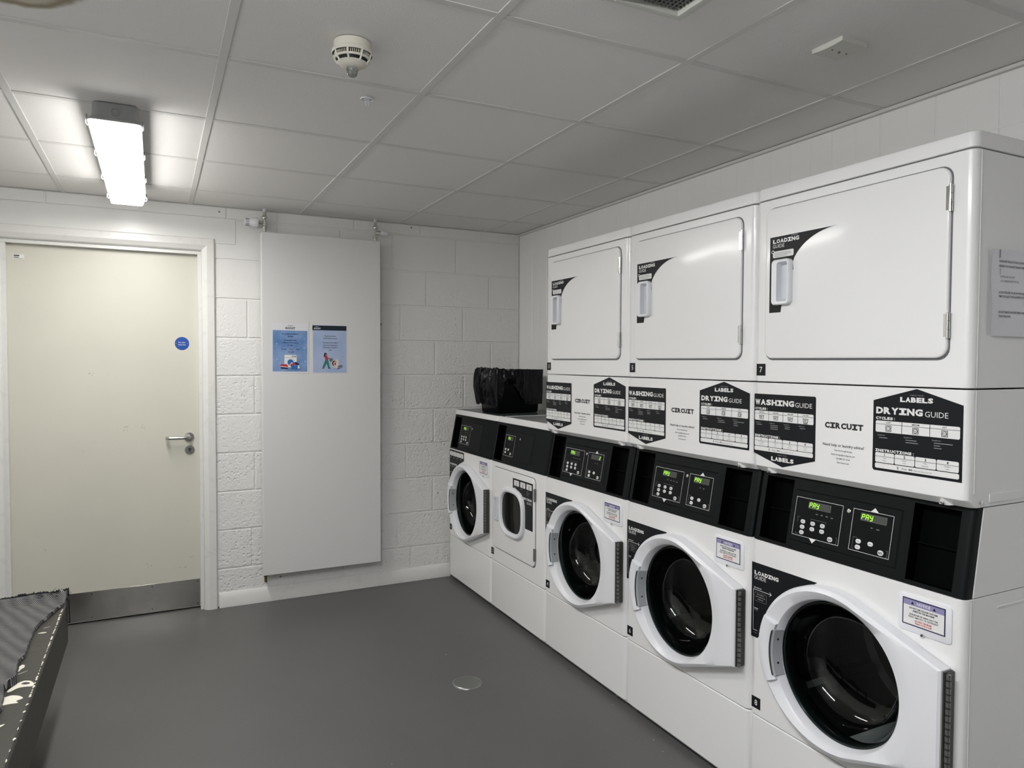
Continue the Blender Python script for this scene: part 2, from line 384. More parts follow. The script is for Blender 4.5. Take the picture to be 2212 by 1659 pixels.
class Art:
    """2D artwork laid on a surface: P maps (u, v, height above surface) to 3D"""
    def __init__(s, P): s.P = P; s.mb = MB()
    def poly(s, pts, m, lay=1): s.mb.face([s.P(u, v, 0.00035*lay) for u, v in pts], m)
    def rect(s, u0, v0, u1, v1, m, lay=1): s.poly([(u0,v0),(u1,v0),(u1,v1),(u0,v1)], m, lay)
    def rr(s, u0, v0, u1, v1, r, m, lay=1, n=4):
        pts = []
        for cx, cy, a in ((u1-r, v0+r, -90), (u1-r, v1-r, 0), (u0+r, v1-r, 90), (u0+r, v0+r, 180)):
            for i in range(n+1):
                t = RD(a + 90*i/n); pts.append((cx+r*cos(t), cy+r*sin(t)))
        s.poly(pts, m, lay)
    def circ(s, u, v, r, m, lay=1, n=16, ry=None):
        ry = ry or r; s.poly([(u+r*cos(2*pi*i/n), v+ry*sin(2*pi*i/n)) for i in range(n)], m, lay)
    def line(s, pts, w, m, lay=1, closed=False):
        n = len(pts)
        for i in range(n if closed else n-1):
            a = Vector(pts[i]); b = Vector(pts[(i+1) % n]); d = (b-a)
            if d.length < 1e-6: continue
            d.normalize(); q = Vector((-d.y, d.x))*w/2; a = a-d*w/2; b = b+d*w/2
            s.poly([a-q, b-q, b+q, a+q], m, lay)
    def frame(s, u0, v0, u1, v1, w, m, lay=1): s.line([(u0,v0),(u1,v0),(u1,v1),(u0,v1)], w, m, lay, True)
    def text(s, t, u0, v0, u1, v1, m, bold=0.0, lay=2):
        """fit the text exactly into a rectangle"""
        vs, fs, bb = glyphs(t, bold)
        if not fs: return
        sx = (u1-u0)/(bb[2]-bb[0]); sy = (v1-v0)/(bb[3]-bb[1])
        s.mb.add([s.P(u0+(x-bb[0])*sx, v0+(y-bb[1])*sy, 0.00035*lay) for x, y in vs], fs, m)
    def textc(s, t, u, v, h, m, bold=0.0, lay=2, cap='H', align=0.5, cond=1.0):
        """text of cap height h with base line v, placed round u"""
        vs, fs, bb = glyphs(t, bold); cb = glyphs(cap, bold)[2]
        if not fs: return
        k = h/(cb[3]-cb[1]); w = (bb[2]-bb[0])*k*cond; u0 = u-w*align
        s.mb.add([s.P(u0+(x-bb[0])*k*cond, v+(y-cb[1])*k, 0.00035*lay) for x, y in vs], fs, m)
    def slab(s, t, u0, v0, u1, v1, m, lay=2, bold=0.055, gap=0.07):
        """heavy fixed-width capitals with a slab-serif I"""
        cw = (u1-u0)/len(t)
        for i, c in enumerate(t):
            a = u0+cw*(i+gap/2); b = u0+cw*(i+1-gap/2)
            if c == ' ': continue
            if c == 'I':
                h = (v1-v0); mid = (a+b)/2; w = (b-a)
                s.rect(a, v0, b, v0+h*.26, m, lay); s.rect(a, v1-h*.26, b, v1, m, lay); s.rect(mid-w*.20, v0+h*.26, mid+w*.20, v1-h*.26, m, lay)
            elif c == ':':
                s.circ((a+b)/2, v0+(v1-v0)*.2, (v1-v0)*.14, m, lay, 8); s.circ((a+b)/2, v0+(v1-v0)*.75, (v1-v0)*.14, m, lay, 8)
            else: s.text(c, a, v0, b, v1, m, bold, lay)
    def obj(s, name, parent=None, **k): return s.mb.build(name, parent, smooth=0, **k)

# =============================================================================================
# THE ROOM
# =============================================================================================
def room():
    b = MB(); b.box(XL-.1, YB-.1, -0.1, XR+.1, 0.35, 0.0, FLOORM); struct(b.build('floor'))
    # back wall of painted concrete blocks
    b = MB()
    rows = [0.0, .222, .447, .672, .896, 1.120, 1.343, 1.563, 1.788, 2.012, 2.243, ZC+.02]
    joints = [[.12, .56, -.32, -.76], [-.856, -.41, .03, .46], [.273, -.167, -.607], [-.837, -.37, .089, .53], [-.62, -.17, .279, .70],
              [-.834, -.38, .083, .493, .887], [-.62, -.15, .289, .691], [-.872, -.40, .052, .486], [-.62, -.21, .228, .676],
              [-.70, -.33, .0, .435], [-.98, -.70, -.244, .19, .62]]
    g = 0.0045
    for i in range(11):
        z0, z1 = rows[i], rows[i+1]
        xs = sorted(joints[i]); lo = -1.060 if z0 < 2.2 else XL
        xs = [x for x in xs if x > lo+.05]
        if z0 > 2.2: xs = [-2.3, -1.86, -1.42] + xs
        edges = [lo-.0] + xs + [XR]
        for a, c in zip(edges[:-1], edges[1:]):
            b.box(a+g, 0.0, z0+g, c-g, 0.05, z1-g, WALLM)
    b.box(-1.06, 0.0045, 0, XR, 0.06, ZC, WALLM)                       # mortar face just behind the block faces
    b.box(XL, 0.0045, 2.126, -1.06, 0.06, ZC, WALLM)
    b.box(XL, 0.0, 0, -2.13, 0.06, 2.25, WALLM)
    w = struct(b.build('wall_back', bevel=0.0035, seg=2))
    b = MB(); b.box(XL-.1, 0.30, 0, XR+.1, 0.35, ZC+.1, WALLM); b.box(-1.06, 0.06, 0, -1.0, 0.3, ZC, WALLM)
    struct(b.build('wall_corridor'))
    b = MB(); b.box(XL-.1, YB-.1, 0, XL, 0.3, ZC+.1, WALLM); struct(b.build('wall_left'))
    b = MB(); b.box(XL-.1, YB-.1, 0, XR+.1, YB, ZC+.1, WALLM); struct(b.build('wall_front'))
    # right wall in white boards with narrow grooves
    b = MB(); pts = []
    y = 0.012
    ys = []
    while y > YB: ys.append(y); y -= 0.0985
    prof = []
    for k, yy in enumerate(ys):
        d = 0.0018 if k % 2 == 0 else 0.0007
        prof += [(XR, yy-.0035), (XR+d, yy-.0015), (XR+d, yy+.0015), (XR, yy+.0035)][::-1]
    prof = [(XR, 0.06)] + prof + [(XR, YB)]
    for (x0, y0), (x1, y1) in zip(prof[:-1], prof[1:]):
        b.face([(x0, y0, 0), (x1, y1, 0), (x1, y1, ZC+.02), (x0, y0, ZC+.02)], PVC)
    b.box(XR+.006, YB, 0, XR+.1, 0.06, ZC+.1, PVC)
    b.box(XR-.002, -4.2, 2.136, XR+.002, -3.09, 2.143, PVC)
    struct(b.build('wall_right', smooth=0))
    b = MB(); b.box(XR-.018, YB, ZC-.012, XR, 0.0, ZC+.0, BARM); b.box(XL, -.014, ZC-.0025, XR-.018, 0.0, ZC+.0, BARM)
    struct(b.build('trim_1', bevel=.001))
    # ceiling: tiles lying in a grid of T bars
    gx0, ga, gy0, gb = -1.778, 0.6064, -0.3933, 0.5921
    xs = [XL] + [gx0+ga*i for i in range(-1, 5)] + [XR]; xs = [x for x in xs if x >= XL]
    ys = [0.0] + [gy0-gb*i for i in range(0, 14)] + [YB]
    b = MB()
    rnd = random.Random(4)
    for x0, x1 in zip(xs[:-1], xs[1:]):
        for y0, y1 in zip(ys[:-1], ys[1:]):
            t = rnd.uniform(0, .0015)
            b.box(x0+.002, y1+.002, ZC+.0015+t*.5, x1-.002, y0-.002, ZC+.02+t, CEILM)
    b.box(XL-.1, YB-.1, ZC+.03, XR+.1, .35, ZC+.1, CEILM)
    cl = struct(b.build('ceiling'))
    b = MB()
    for x in xs[1:-1]: b.box(x-.012, YB, ZC-.001, x+.012, 0, ZC+.0045, BARM)
    for y in ys[1:-1]:
        for x0, x1 in zip(xs[:-1], xs[1:]): b.box(x0+.012, y-.012, ZC-.0005, x1-.012, y+.012, ZC+.0045, BARM)
    o = b.build('ceiling_grid', cl, bevel=.0008, seg=1); o['kind'] = 'structure'
    # skirting
    b = MB(); pr = [(0, 0), (-.018, 0), (-.018, .058), (-.006, .084), (0, .086)]
    b.loft([[(x, y, z) for y, z in pr] for x in (-1.040, XF+.02)], TRIMW); struct(b.build('baseboard_back', bevel=.001))
    # lintel
    b = MB(); b.box(XL, -.004, 2.10, -.935, .006, 2.243, LINTM)
    struct(b.build('trim_2', bevel=.002))
    # door frame
    b = MB()
    pr = [(-.0, 0.0), (.0, -.010), (.006, -.018), (.042, -.021), (.058, -.013), (.066, -.009), (.071, .0)]   # from outer to inner edge
    def arch(path, sgn):
        pass
    O = (-1.047, 2.125); xl = -2.125
    loops = []
    for (d, y) in pr:
        loops.append([(O[0]-d, y, 0.0), (O[0]-d, y, O[1]-d), (xl+d, y, O[1]-d), (xl+d, y, 0.0)])
    n = len(loops)
    for a in range(n-1):
        for i in range(3):
            b.face([loops[a][i], loops[a+1][i], loops[a+1][i+1], loops[a][i+1]], TRIMW)
    b.box(-1.1175, 0.001, 0, -1.095, .12, 2.0525, TRIMW); b.box(-2.079, 0.001, 0, -2.0565, .12, 2.0525, TRIMW); b.box(-2.079, 0.001, 2.053, -1.095, .12, 2.075, TRIMW)
    b.box(-1.136, .012, 0, -1.118, .0505, 2.033, TRIMW); b.box(-2.056, .012, 0, -2.036, .0505, 2.033, TRIMW); b.box(-2.056, .0115, 2.0335, -1.118, .0505, 2.0525, TRIMW)
    struct(b.build('trim_3', smooth=25))
room()

def floor_marks():
    fl = bpy.data.objects['floor']; A = Art(lambda u, v, h: (u, v, .0002+h)); rnd = random.Random(2)
    for x, y, n in ((-.26, -1.50, 3), (-.20, -1.62, 3), (-.05, -1.05, 2), (.12, -1.9, 4), (-.35, -2.1, 3), (.2, -1.25, 3), (-.3, -.9, 2), (-.9, -1.6, 2)):
        for i in range(n):
            a = x+rnd.uniform(-.04, .04); c = y+rnd.uniform(-.05, .05); t = rnd.uniform(-1.9, -.9); L = rnd.uniform(.006, .028); A.line([(a, c), (a+L*cos(t), c+L*sin(t))], .0014, DARKM if i % 3 else PGREY, .2)
    for x, y in ((.32, -2.28), (.30, -2.36), (.34, -1.98), (.33, -2.70), (-.62, -2.0), (-.9, -2.3), (-.45, -2.35), (.31, -1.33), (.1, -1.0), (-.1, -1.2)):
        A.circ(x, y, rnd.uniform(.0015, .003), PCREAM, 1, 7)
    o = A.obj('floor_scuffs', fl); o['kind'] = 'structure'
floor_marks()
# ---------------------------------------------------------------- the door
def make_door():
    Y0 = .052
    b = MB(); b.box(-2.052, Y0, .008, -1.120, Y0+.044, 2.049, DOORP); d = struct(b.build('door_1', bevel=.002))
    b = MB(); b.box(-2.034, Y0-.0018, .012, -1.138, Y0, .170, KICK)
    k = b.build('kick_plate', d, bevel=.0006, label='brushed steel kick plate')
    uvl = k.data.uv_layers.new(name='brush')
    for lp in k.data.loops: co = k.data.vertices[lp.vertex_index].co; uvl.data[lp.index].uv = (co.x, co.z)
    for x in (-2.02, -1.68, -1.385, -1.152):
        for z in (.028, .155):
            b = MB(); b.lathe([(0, -.0026), (.003, -.0026), (.0036, -.0016)], (x, Y0, z), (0, 1, 0), DARKM, 12); b.build('screw', k)
    # lever handle
    b = MB(); b.lathe([(0, -.009), (.024, -.009), (.026, -.006), (.026, 0)], (-1.187, Y0, .995), (0, 1, 0), STEEL, 32)
    h = b.build('door_handle', d, label='steel lever handle')
    b = MB(); pts = [(-1.187, Y0-.005, .995), (-1.187, Y0-.038, .995)]
    for i in range(1, 6):
        a = i*pi/12; pts.append((-1.187-.016*(1-cos(a)), Y0-.038-.016*sin(a), .995))
    pts += [(-1.22, Y0-.054, .995), (-1.285, Y0-.054, .995)]
    for i in range(1, 7):
        a = i*pi/12; pts.append((-1.285-.016*sin(a), Y0-.054+.016*(1-cos(a)), .995))
    pts += [(-1.301, Y0-.022, .995)]
    b.tube(pts, .0095, STEEL, 16); b.build('lever', h)
    b = MB(); b.lathe([(0, -.007), (.024, -.007), (.026, -.004), (.026, 0)], (-1.185, Y0, .921), (0, 1, 0), STEEL, 32)
    b.lathe([(0, -.0092), (.0085, -.0092), (.0085, -.006)], (-1.185, Y0, .925), (0, 1, 0), DARKM, 20)
    b.box(-1.188, Y0-.0095, .908, -1.182, Y0-.006, .925, DARKM); b.build('lock_escutcheon', d)
    # round blue sign
    b = MB(); b.lathe([(0, -.0015), (.0365, -.0015), (.0375, 0)], (-1.219, Y0, 1.528), (0, 1, 0), BLUE, 40); s = b.build('fire_door_sign', d, label='round blue sign with white writing')
    A = Art(lambda u, v, h: (-1.219+u, Y0-.0017-h, 1.528+v))
    A.textc('Fire door', 0, .003, .0068, STKW, .012); A.textc('keep shut', 0, -.0095, .0068, STKW, .012)
    A.circ(-.031, 0, .0022, STEEL, 1); A.circ(.031, 0, .0022, STEEL, 1); A.obj('lettering', s)
    # small white label high on the leaf, its printed lines unreadable
    A = Art(lambda u, v, h: (-2.005+u, Y0-.0004-h, 1.957+v))
    A.rect(-.002, -.002, .045, .023, STKW, 0); A.rect(0, .013, .024, .019, INK); A.rect(0, .005, .022, .009, INK); A.rect(0, -.0002, .042, .0012, INK)
    A.obj('small_label', d)
    # scuffs on the paint
    A = Art(lambda u, v, h: (u, Y0-.0002-h, v))
    rnd = random.Random(3)
    for (x, z, n, s) in ((-1.67, 1.36, 4, .010), (-1.51, 1.055, 5, .012), (-1.43, 1.06, 4, .010), (-1.72, .93, 2, .008), (-1.40, .28, 4, .012), (-1.23, .27, 3, .03), (-1.88, .42, 2, .01)):
        for i in range(n):
            a = x+rnd.uniform(-s, s)*1.6; c = z+rnd.uniform(-s, s); t = rnd.uniform(-.6, .9); L = rnd.uniform(.3, .8)*s
            A.line([(a, c), (a+L*cos(t), c+L*sin(t))], .0016, STKG if i % 2 else PGREY, 0.4)
    A.obj('scuff_marks', d)
make_door()

# ---------------------------------------------------------------- radiator and its valves
def make_radiator():
    r = thing('radiator', 'tall flat white panel radiator on the block wall right of the door', 'radiator', (-.4565, 0, .18))
    W = .3495; H = 1.992
    b = MB(); b.box(-W, -.100, 0, W, -.088, H, RADM); b.build('front_panel', r, bevel=.004, seg=3)
    b = MB()
    for s in (-1, 1): b.box(s*W-.0015*s, -.088, .006, s*(W-.004), -.035, H-.006, RADM)
    b.box(-W+.004, -.085, .02, W-.004, -.045, H-.012, RADM)
    b.build('side_casing', r, bevel=.001)
    for z in (.25, 1.7):
        for x in (-.2, .2):
            b = MB(); b.box(x-.02, -.045, z, x+.02, .0, z+.06, RADM); b.build('bracket', r)
    def valve(x, s):
        v = MB(); X = x+.4565; Z = lambda z: z-.18
        v.lathe([(.0115, Z(2.14)), (.0115, Z(2.195)), (.016, Z(2.196)), (.016, Z(2.208)), (.0095, Z(2.212)), (.0095, Z(2.25)), (.017, Z(2.254)), (.018, Z(2.262)), (.013, Z(2.272)), (.0095, Z(2.274)), (.0095, Z(2.294))], (X, -.06, 0), (0, 0, 1), CHROME, 16)
        v.lathe([(.009, 0), (.009, .014), (.0145, .016), (.0145, .030), (.010, .034)], (X, -.06, Z(2.228)), (s, 0, 0), CHROME, 14)
        o = v.build('valve_body', r, label='chrome valve body')
        p = MB(); p.lathe([(.0105, Z(2.29)), (.0105, Z(2.33))], (X, -.06, 0), (0, 0, 1), WHITE_D, 16); p.build('pipe_sleeve', o)
        return o
    vb = valve(-.782, -1)
    b = MB(); X = -.782+.4565; zz = 2.228-.18
    b.lathe([(0, .034), (.026, .036), (.028, .042), (.026, .068), (.019, .076), (.0185, .106), (.015, .110), (0, .110)], (X, -.06, zz), (-1, 0, 0), WHITE_P, 24)
    t = b.build('thermostatic_head', vb, label='white thermostatic head')
    b = MB()
    for k in range(10):
        a = 2*pi*k/10; b.box(X-.104, -.06+.0185*cos(a)-.0015, zz+.0185*sin(a)-.0014, X-.084, -.06+.0185*cos(a)+.0015, zz+.0185*sin(a)+.0014, HOLEB)
    b.build('head_slots', vb)
    vb = valve(-.127, 1)
    b = MB(); X = -.127+.4565
    b.lathe([(.012, .032), (.015, .036), (.0135, .070), (.010, .076), (0, .076)], (X, -.06, zz), (1, 0, 0), WHITE_P, 20); b.build('lockshield_cap', vb)
    b = MB(); b.lathe([(.008, -.05), (.008, -.02), (.011, -.02), (.011, .0), (.007, .003)], (-.788+.4565, -.05, 0), (0, 0, 1), BRASS, 12, True, False); b.build('drain_plug', r, label='brass drain plug')
make_radiator()

# posters on the radiator
def make_posters():
    Yp = -.1008
    # first: white header over blue
    A = Art(lambda u, v, h: (u, -h - .0035*max(0, (u/.21))**2, v))
    W, H = .210, .294
    for i in range(8):
        u0 = -W/2+W*i/8; u1 = -W/2+W*(i+1)/8
        A.rect(u0, -H/2, u1, H/2, PAPER, 0)
        A.rect(max(u0, -W/2+.006), -H/2+.010, min(u1, W/2-.008), H/2-.044, P1BG, 1)
    A.textc('STUDENT', 0, .1275, .0050, INK, .012); A.textc('ROOST', 0, .110, .0125, INK, .03)
    for t, z in (('Do not leave your clothes in', .080), ('the dryer.', .0655), ('Be respectful of other', .043), ('residents trying to use the', .029), ('machine.', .0145)):
        A.textc(t, 0, z, .0063, PNAVY, .032, 3, cond=.98)
    A.textc('We may', -.038, -.009, .0060, PNAVY, .018, 3); A.textc('charge', .004, -.009, .0060, PRED, .018, 3); A.textc('if you', .042, -.009, .0060, PNAVY, .018, 3)
    A.textc('get caught.', .004, -.0245, .0060, PNAVY, .018, 3)
    # washing machine drawing with folded clothes
    A.rr(-.034, -.112, .036, -.040, .004, STKW, 4); A.line([(-.034, -.055), (.036, -.055)], .0012, PGREY, 5)
    A.circ(.002, -.083, .024, PAPER, 5, 24); A.circ(.001, -.083, .0175, PBLUE, 6, 20)
    for x in (.012, .021, .030): A.circ(x, -.048, .0035, PGREY, 5, 10)
    A.circ(.008, -.090, .006, STKW, 7); A.circ(.0, -.094, .004, STKW, 7)
    A.poly([(-.058, -.100), (-.050, -.094), (-.022, -.094), (-.012, -.104), (-.014, -.112), (-.056, -.108)], PRED, 7)
    A.poly([(-.058, -.108), (-.014, -.112), (-.014, -.121), (-.052, -.121)], PNAVY, 7); A.poly([(-.058, -.106), (-.014, -.110), (-.014, -.114), (-.056, -.110)], STKW, 8)
    A.poly([(.0, -.092), (.028, -.086), (.020, -.106), (.0, -.106)], PRED, 8)
    A.poly([(.002, -.100), (.044, -.100), (.040, -.121), (.006, -.121)], PBLUE, 9)
    A.poly([(.018, -.084), (.034, -.080), (.048, -.090), (.054, -.121), (.042, -.121), (.040, -.100), (.02, -.096)], PNAVY, 8)
    A.poly([(.040, -.098), (.050, -.100), (.054, -.119), (.041, -.119)], PAPER, 9)
    rnd = random.Random(8)
    for i in range(26):
        u = rnd.uniform(-.095, .088); v = rnd.uniform(-.118, .088); A.circ(u, v, rnd.uniform(.0012, .0045), PBUB, 2, 10)
    o = A.obj('poster', loc=(-.648, Yp, 1.5065)); tag(o, 'blue laundry poster with white top band, left one of two on the radiator', 'poster', 'laminated posters on the radiator')
    o.rotation_euler = (0, RD(.5), 0)
    # second: dark header over pale blue
    A = Art(lambda u, v, h: (u, -h, v))
    W, H = .204, .287
    A.rect(-W/2, -H/2, W/2, H/2, P2BG, 0); A.rect(-W/2, H/2-.032, W/2-.002, H/2-.004, PDARK, 1)
    A.frame(-W/2+.001, -H/2+.001, W/2-.001, H/2-.001, .003, PAPER, 1)
    A.textc('STUDENT', -.088, H/2-.0145, .0040, PAPER, .01, 3, align=0); A.textc('ROOST', -.093, H/2-.0265, .0090, PAPER, .03, 3, align=0)
    for t, z in (('Please do not remove', .075), ('laundry that is not yours!', .061), ('We advise for all to keep an', .035), ('eye on your Circuit app to', .0205), ('know when your laundry is', .006), ('ready.', -.0085)):
        A.textc(t, .003, z, .0061, PGREY, .032, 3, cond=.97)
    # figure carrying a basket to a machine
    A.circ(-.026, -.031, .0085, INK, 4, 12, ry=.009); A.poly([(-.034, -.030), (-.026, -.034), (-.030, -.050), (-.036, -.046)], INK, 4)
    A.circ(-.022, -.034, .0052, PSKIN, 5, 12)
    A.poly([(-.032, -.042), (-.018, -.041), (-.010, -.052), (-.012, -.066), (-.027, -.066)], PRED, 5)
    A.poly([(-.016, -.050), (.004, -.056), (.004, -.060), (-.016, -.056)], PSKIN, 6)
    A.poly([(-.028, -.066), (-.011, -.066), (-.002, -.112), (-.011, -.114), (-.020, -.085), (-.036, -.112), (-.044, -.108)], PGREEN, 5)
    A.poly([(-.044, -.112), (-.034, -.112), (-.036, -.116), (-.050, -.116)], INK, 5); A.poly([(-.011, -.113), (-.002, -.112), (.006, -.116), (-.011, -.117)], INK, 5)
    A.poly([(-.004, -.056), (.017, -.056), (.014, -.074), (-.001, -.074)], PGREY, 7)
    A.poly([(.010, -.070), (.040, -.062), (.052, -.064), (.052, -.108), (.040, -.114), (.010, -.106)], PCREAM, 4)
    A.circ(.027, -.086, .0145, INK, 6, 20, ry=.017); A.circ(.031, -.088, .0105, STKW, 7, 16, ry=.014); A.circ(.031, -.088, .0055, PRED, 8, 14, ry=.010)
    for x, z in ((.05, -.05), (.066, -.052), (.062, -.034), (.04, -.060)): A.circ(x, z, .003, PBUB, 3, 8)
    A.line([(.046, -.104), (.06, -.100), (.072, -.098)], .003, INK, 9); A.line([(.045, -.118), (.056, -.112), (.070, -.108), (.072, -.101)], .0025, INK, 9)
    A.textc('thank', .058, -.105, .0035, INK, .01, 9); A.textc('you', .054, -.119, .003, INK, .01, 9)
    o = A.obj('poster', loc=(-.419, Yp, 1.5035)); tag(o, 'pale blue laundry poster with dark top band, right one of two on the radiator', 'poster', 'laminated posters on the radiator')
make_posters()

# =============================================================================================
# LAUNDRY MACHINES (local axes: X to the right along the front, Y into the machine, Z up)
# =============================================================================================
WM = 0.683; DM = 0.525
def plan(z, y0=0.0, w=WM, d=DM, r=.020, n=5, x0=0.0):
    pts = [(x0, d, z), (x0, y0+r, z)]
    for i in range(1, n+1):
        a = i*pi/2/n; pts.append((x0+r-r*cos(a), y0+r-r*sin(a), z))
    pts.append((x0+w-r, y0, z))
    for i in range(1, n+1):
        a = i*pi/2/n; pts.append((x0+w-r+r*sin(a), y0+r-r*cos(a), z))
    pts.append((x0+w, d, z))
    return pts
def cabinet(zs, m, hole=None):
    b = MB(); loops = [plan(z, y0) for z, y0 in zs]
    if hole is None: b.loft(loops, m); return b
    cu, cz, R = hole; N = len(loops[0]); z0, z1 = zs[0][0], zs[-1][0]
    fi = 6                                     # index of the last point of the left rounding
    n0 = len(b.v); b.v += loops[0] + loops[-1]; k = b.mi(m)
    for i in range(N):
        if i == fi: continue
        j = (i+1) % N; b.f.append((n0+i, n0+j, n0+N+j, n0+N+i)); b.m.append(k)
    b.f.append(tuple(n0+i for i in reversed(range(N)))); b.m.append(k); b.f.append(tuple(n0+N+i for i in range(N))); b.m.append(k)
    x0, x1 = .020, WM-.020; M = 64
    def edge(a):
        dx, dz = cos(a), sin(a); t = 1e9
        if dx > 1e-9: t = min(t, (x1-cu)/dx)
        if dx < -1e-9: t = min(t, (x0-cu)/dx)
        if dz > 1e-9: t = min(t, (z1-cz)/dz)
        if dz < -1e-9: t = min(t, (z0-cz)/dz)
        return (cu+dx*t, 0, cz+dz*t)
    angs = [2*pi*i/M for i in range(M)]
    for c in ((x0, z0), (x1, z0), (x1, z1), (x0, z1)): angs.append(math.atan2(c[1]-cz, c[0]-cu) % (2*pi))
    angs = sorted(set(round(a, 6) for a in angs))
    out = [edge(a) for a in angs]; inn = [(cu+R*cos(a), 0, cz+R*sin(a)) for a in angs]; inn2 = [(x, .05, z) for x, _, z in inn]
    b.loft([out, inn, inn2], m, False, False)
    return b

PZ0, PZ1, PDY = 0.866, 1.083, 0.040
SL = Vector((0, PDY, PZ1-PZ0)); SLN = Vector((0, -(PZ1-PZ0), PDY)).normalized()   # outward normal of the sloping fascia
def slope(u, z, h):
    """point on the sloping control fascia at width u and height z, h above it"""
    t = (z-PZ0)/(PZ1-PZ0); return Vector((u, PDY*t, z)) + SLN*h

def control_panel(root, both):
    """black sloping panel with hollow niches"""
    b = MB(); e0, e1 = .003, WM-.003
    niches = [(.030, .137)] + ([(.527, .648)] if both else [])
    zA, zB = PZ0+.010, PZ1-.012
    cuts = [0.016] + [c for n in niches for c in n] + [WM-.016]
    S = lambda u, z, h=0: slope(u, z, h)
    # front strips
    for i in range(len(cuts)-1):
        u0, u1 = cuts[i], cuts[i+1]
        if any(abs(u0-n[0]) < 1e-6 for n in niches):
            b.face([S(u0, PZ0), S(u1, PZ0), S(u1, zA), S(u0, zA)], BLACKP); b.face([S(u0, zB), S(u1, zB), S(u1, PZ1), S(u0, PZ1)], BLACKP)
            D = -.038; P = [(u0, zA), (u1, zA), (u1, zB), (u0, zB)]
            for k in range(4):
                a, c = P[k], P[(k+1) % 4]; b.face([S(*a), S(*c), S(*c, D), S(*a, D)], NICHE)
            b.face([S(*p, D) for p in P], NICHE)
            zm = .971
            b.face([S(u0, zm-.002, D+.001), S(u1, zm-.002, D+.001), S(u1, zm, -.026), S(u0, zm, -.026)], BLACKP)
            b.face([S(u0, zm, -.026), S(u1, zm, -.026), S(u1, zm+.003, D+.001), S(u0, zm+.003, D+.001)], BLACKP)
        else:
            b.face([S(u0, PZ0), S(u1, PZ0), S(u1, PZ1), S(u0, PZ1)], BLACKP)
    # rounded ends, sides, top, bottom, back
    def side(s):
        f = (lambda u: u) if s < 0 else (lambda u: WM-u)
        prof = [(.016, 0), (.009, .002), (.004, .007), (.002, .016)]
        for (u0, d0), (u1, d1) in zip(prof[:-1], prof[1:]):
            b.face([(f(u0), d0, PZ0), (f(u1), d1, PZ0), (f(u1), PDY+d1, PZ1), (f(u0), PDY+d0, PZ1)], BLACKP)
        b.face([(f(.002), .016, PZ0), (f(.002), .030, PZ0), (f(.002), .066, PZ1), (f(.002), PDY+.016, PZ1)], BLACKP)
    side(-1); side(1)
    b.face([(.002, .016, PZ0), (.016, 0, PZ0), (WM-.016, 0, PZ0), (WM-.002, .016, PZ0), (WM-.002, DM, PZ0), (.002, DM, PZ0)], BLACKP)
    b.face([(.002, PDY+.016, PZ1), (.016, PDY, PZ1), (WM-.016, PDY, PZ1), (WM-.002, PDY+.016, PZ1), (WM-.002, DM, PZ1), (.002, DM, PZ1)], BLACKP)
    p = b.build('control_panel', root, smooth=30)
    for x0, x1 in ((0.0, .003), (WM-.003, WM)):      # white cabinet flanks behind the black panel
        b = MB()
        b.add([(x0, .031, PZ0), (x0, DM, PZ0), (x0, DM, PZ1), (x0, .067, PZ1), (x1, .031, PZ0), (x1, DM, PZ0), (x1, DM, PZ1), (x1, .067, PZ1)],
              [(0,1,2,3), (4,7,6,5), (0,4,5,1), (3,2,6,7), (0,3,7,4), (1,5,6,2)], WHITE)
        b.build('side_panel', root)
    # raised fascia insert
    b = MB(); u0, u1, z0, z1 = .148, .500, .893, 1.046; f = [(u0, z0), (u1, z0), (u1, z1), (u0, z1)]
    g = [(u0+.004, z0+.003), (u1-.004, z0+.003), (u1-.004, z1-.003), (u0+.004, z1-.003)]
    b.loft([[slope(*q, 0) for q in f], [slope(*q, .0035) for q in g]], BLACKP, False, True); ins = b.build('fascia_insert', p, smooth=0)
    return p

SEGS = {'P': 'abefg', 'A': 'abcefg', 'Y': 'bcdfg', '8': 'abcdefg', '2': 'abdeg'}
def digit(A, ch, u, v, w, h, m, lay):
    t = w*.23; sk = .12
    def q(x0, y0, x1, y1):
        A.poly([(u+x+sk*y, v+y) for x, y in ((x0, y0), (x1, y0), (x1, y1), (x0, y1))], m, lay)
    R = {'a': (t, h-t, w-t, h), 'b': (w-t, h/2+t*.2, w, h-t*.5), 'c': (w-t, t*.5, w, h/2-t*.2), 'd': (t, 0, w-t, t), 'e': (0, t*.5, t, h/2-t*.2), 'f': (0, h/2+t*.2, t, h-t*.5), 'g': (t, h/2-t/2, w-t, h/2+t/2)}
    for s in SEGS[ch]: q(*R[s])
def make_display(parent, u0, z0, u1, z1, word, pos=0, n=6):
    A = Art(lambda u, v, h: slope(u, v, .0042+h)); A.rr(u0, z0, u1, z1, .0015, LCD, 1)
    w = (u1-u0-.006)/n
    for i in range(n):
        A_on = pos <= i < pos+len(word); ch = word[i-pos] if A_on else '8'
        digit(A, ch, u0+.0025+w*i, z0+.0028, w*.78, (z1-z0)-.0055, SEGON if A_on else SEGOFF, 2)
    return A.obj('display', parent)
def button(parent, u, z, w=.0165, h=.0118, words=1):
    b = MB()
    def ring(s, hh):
        pts = []; r = h/2*s; hw = w/2*s-r
        for cx, a0 in ((hw, -90), (-hw, 90)):
            for i in range(7): a = RD(a0+180*i/6); pts.append(slope(u+cx+r*cos(a), z+r*sin(a), hh))
        return pts
    b.loft([ring(1, .0040), ring(1, .0050), ring(.9, .0056)], STKW, False, True)
    for k in range(words):
        zz = z+(.0015 if words == 2 else 0)-k*.003; b.face([slope(u-.0042, zz-.0008, .0059), slope(u+.0042, zz-.0008, .0059), slope(u+.0042, zz+.0008, .0059), slope(u-.0042, zz+.0008, .0059)], STKG)
    return b.build('button', parent)
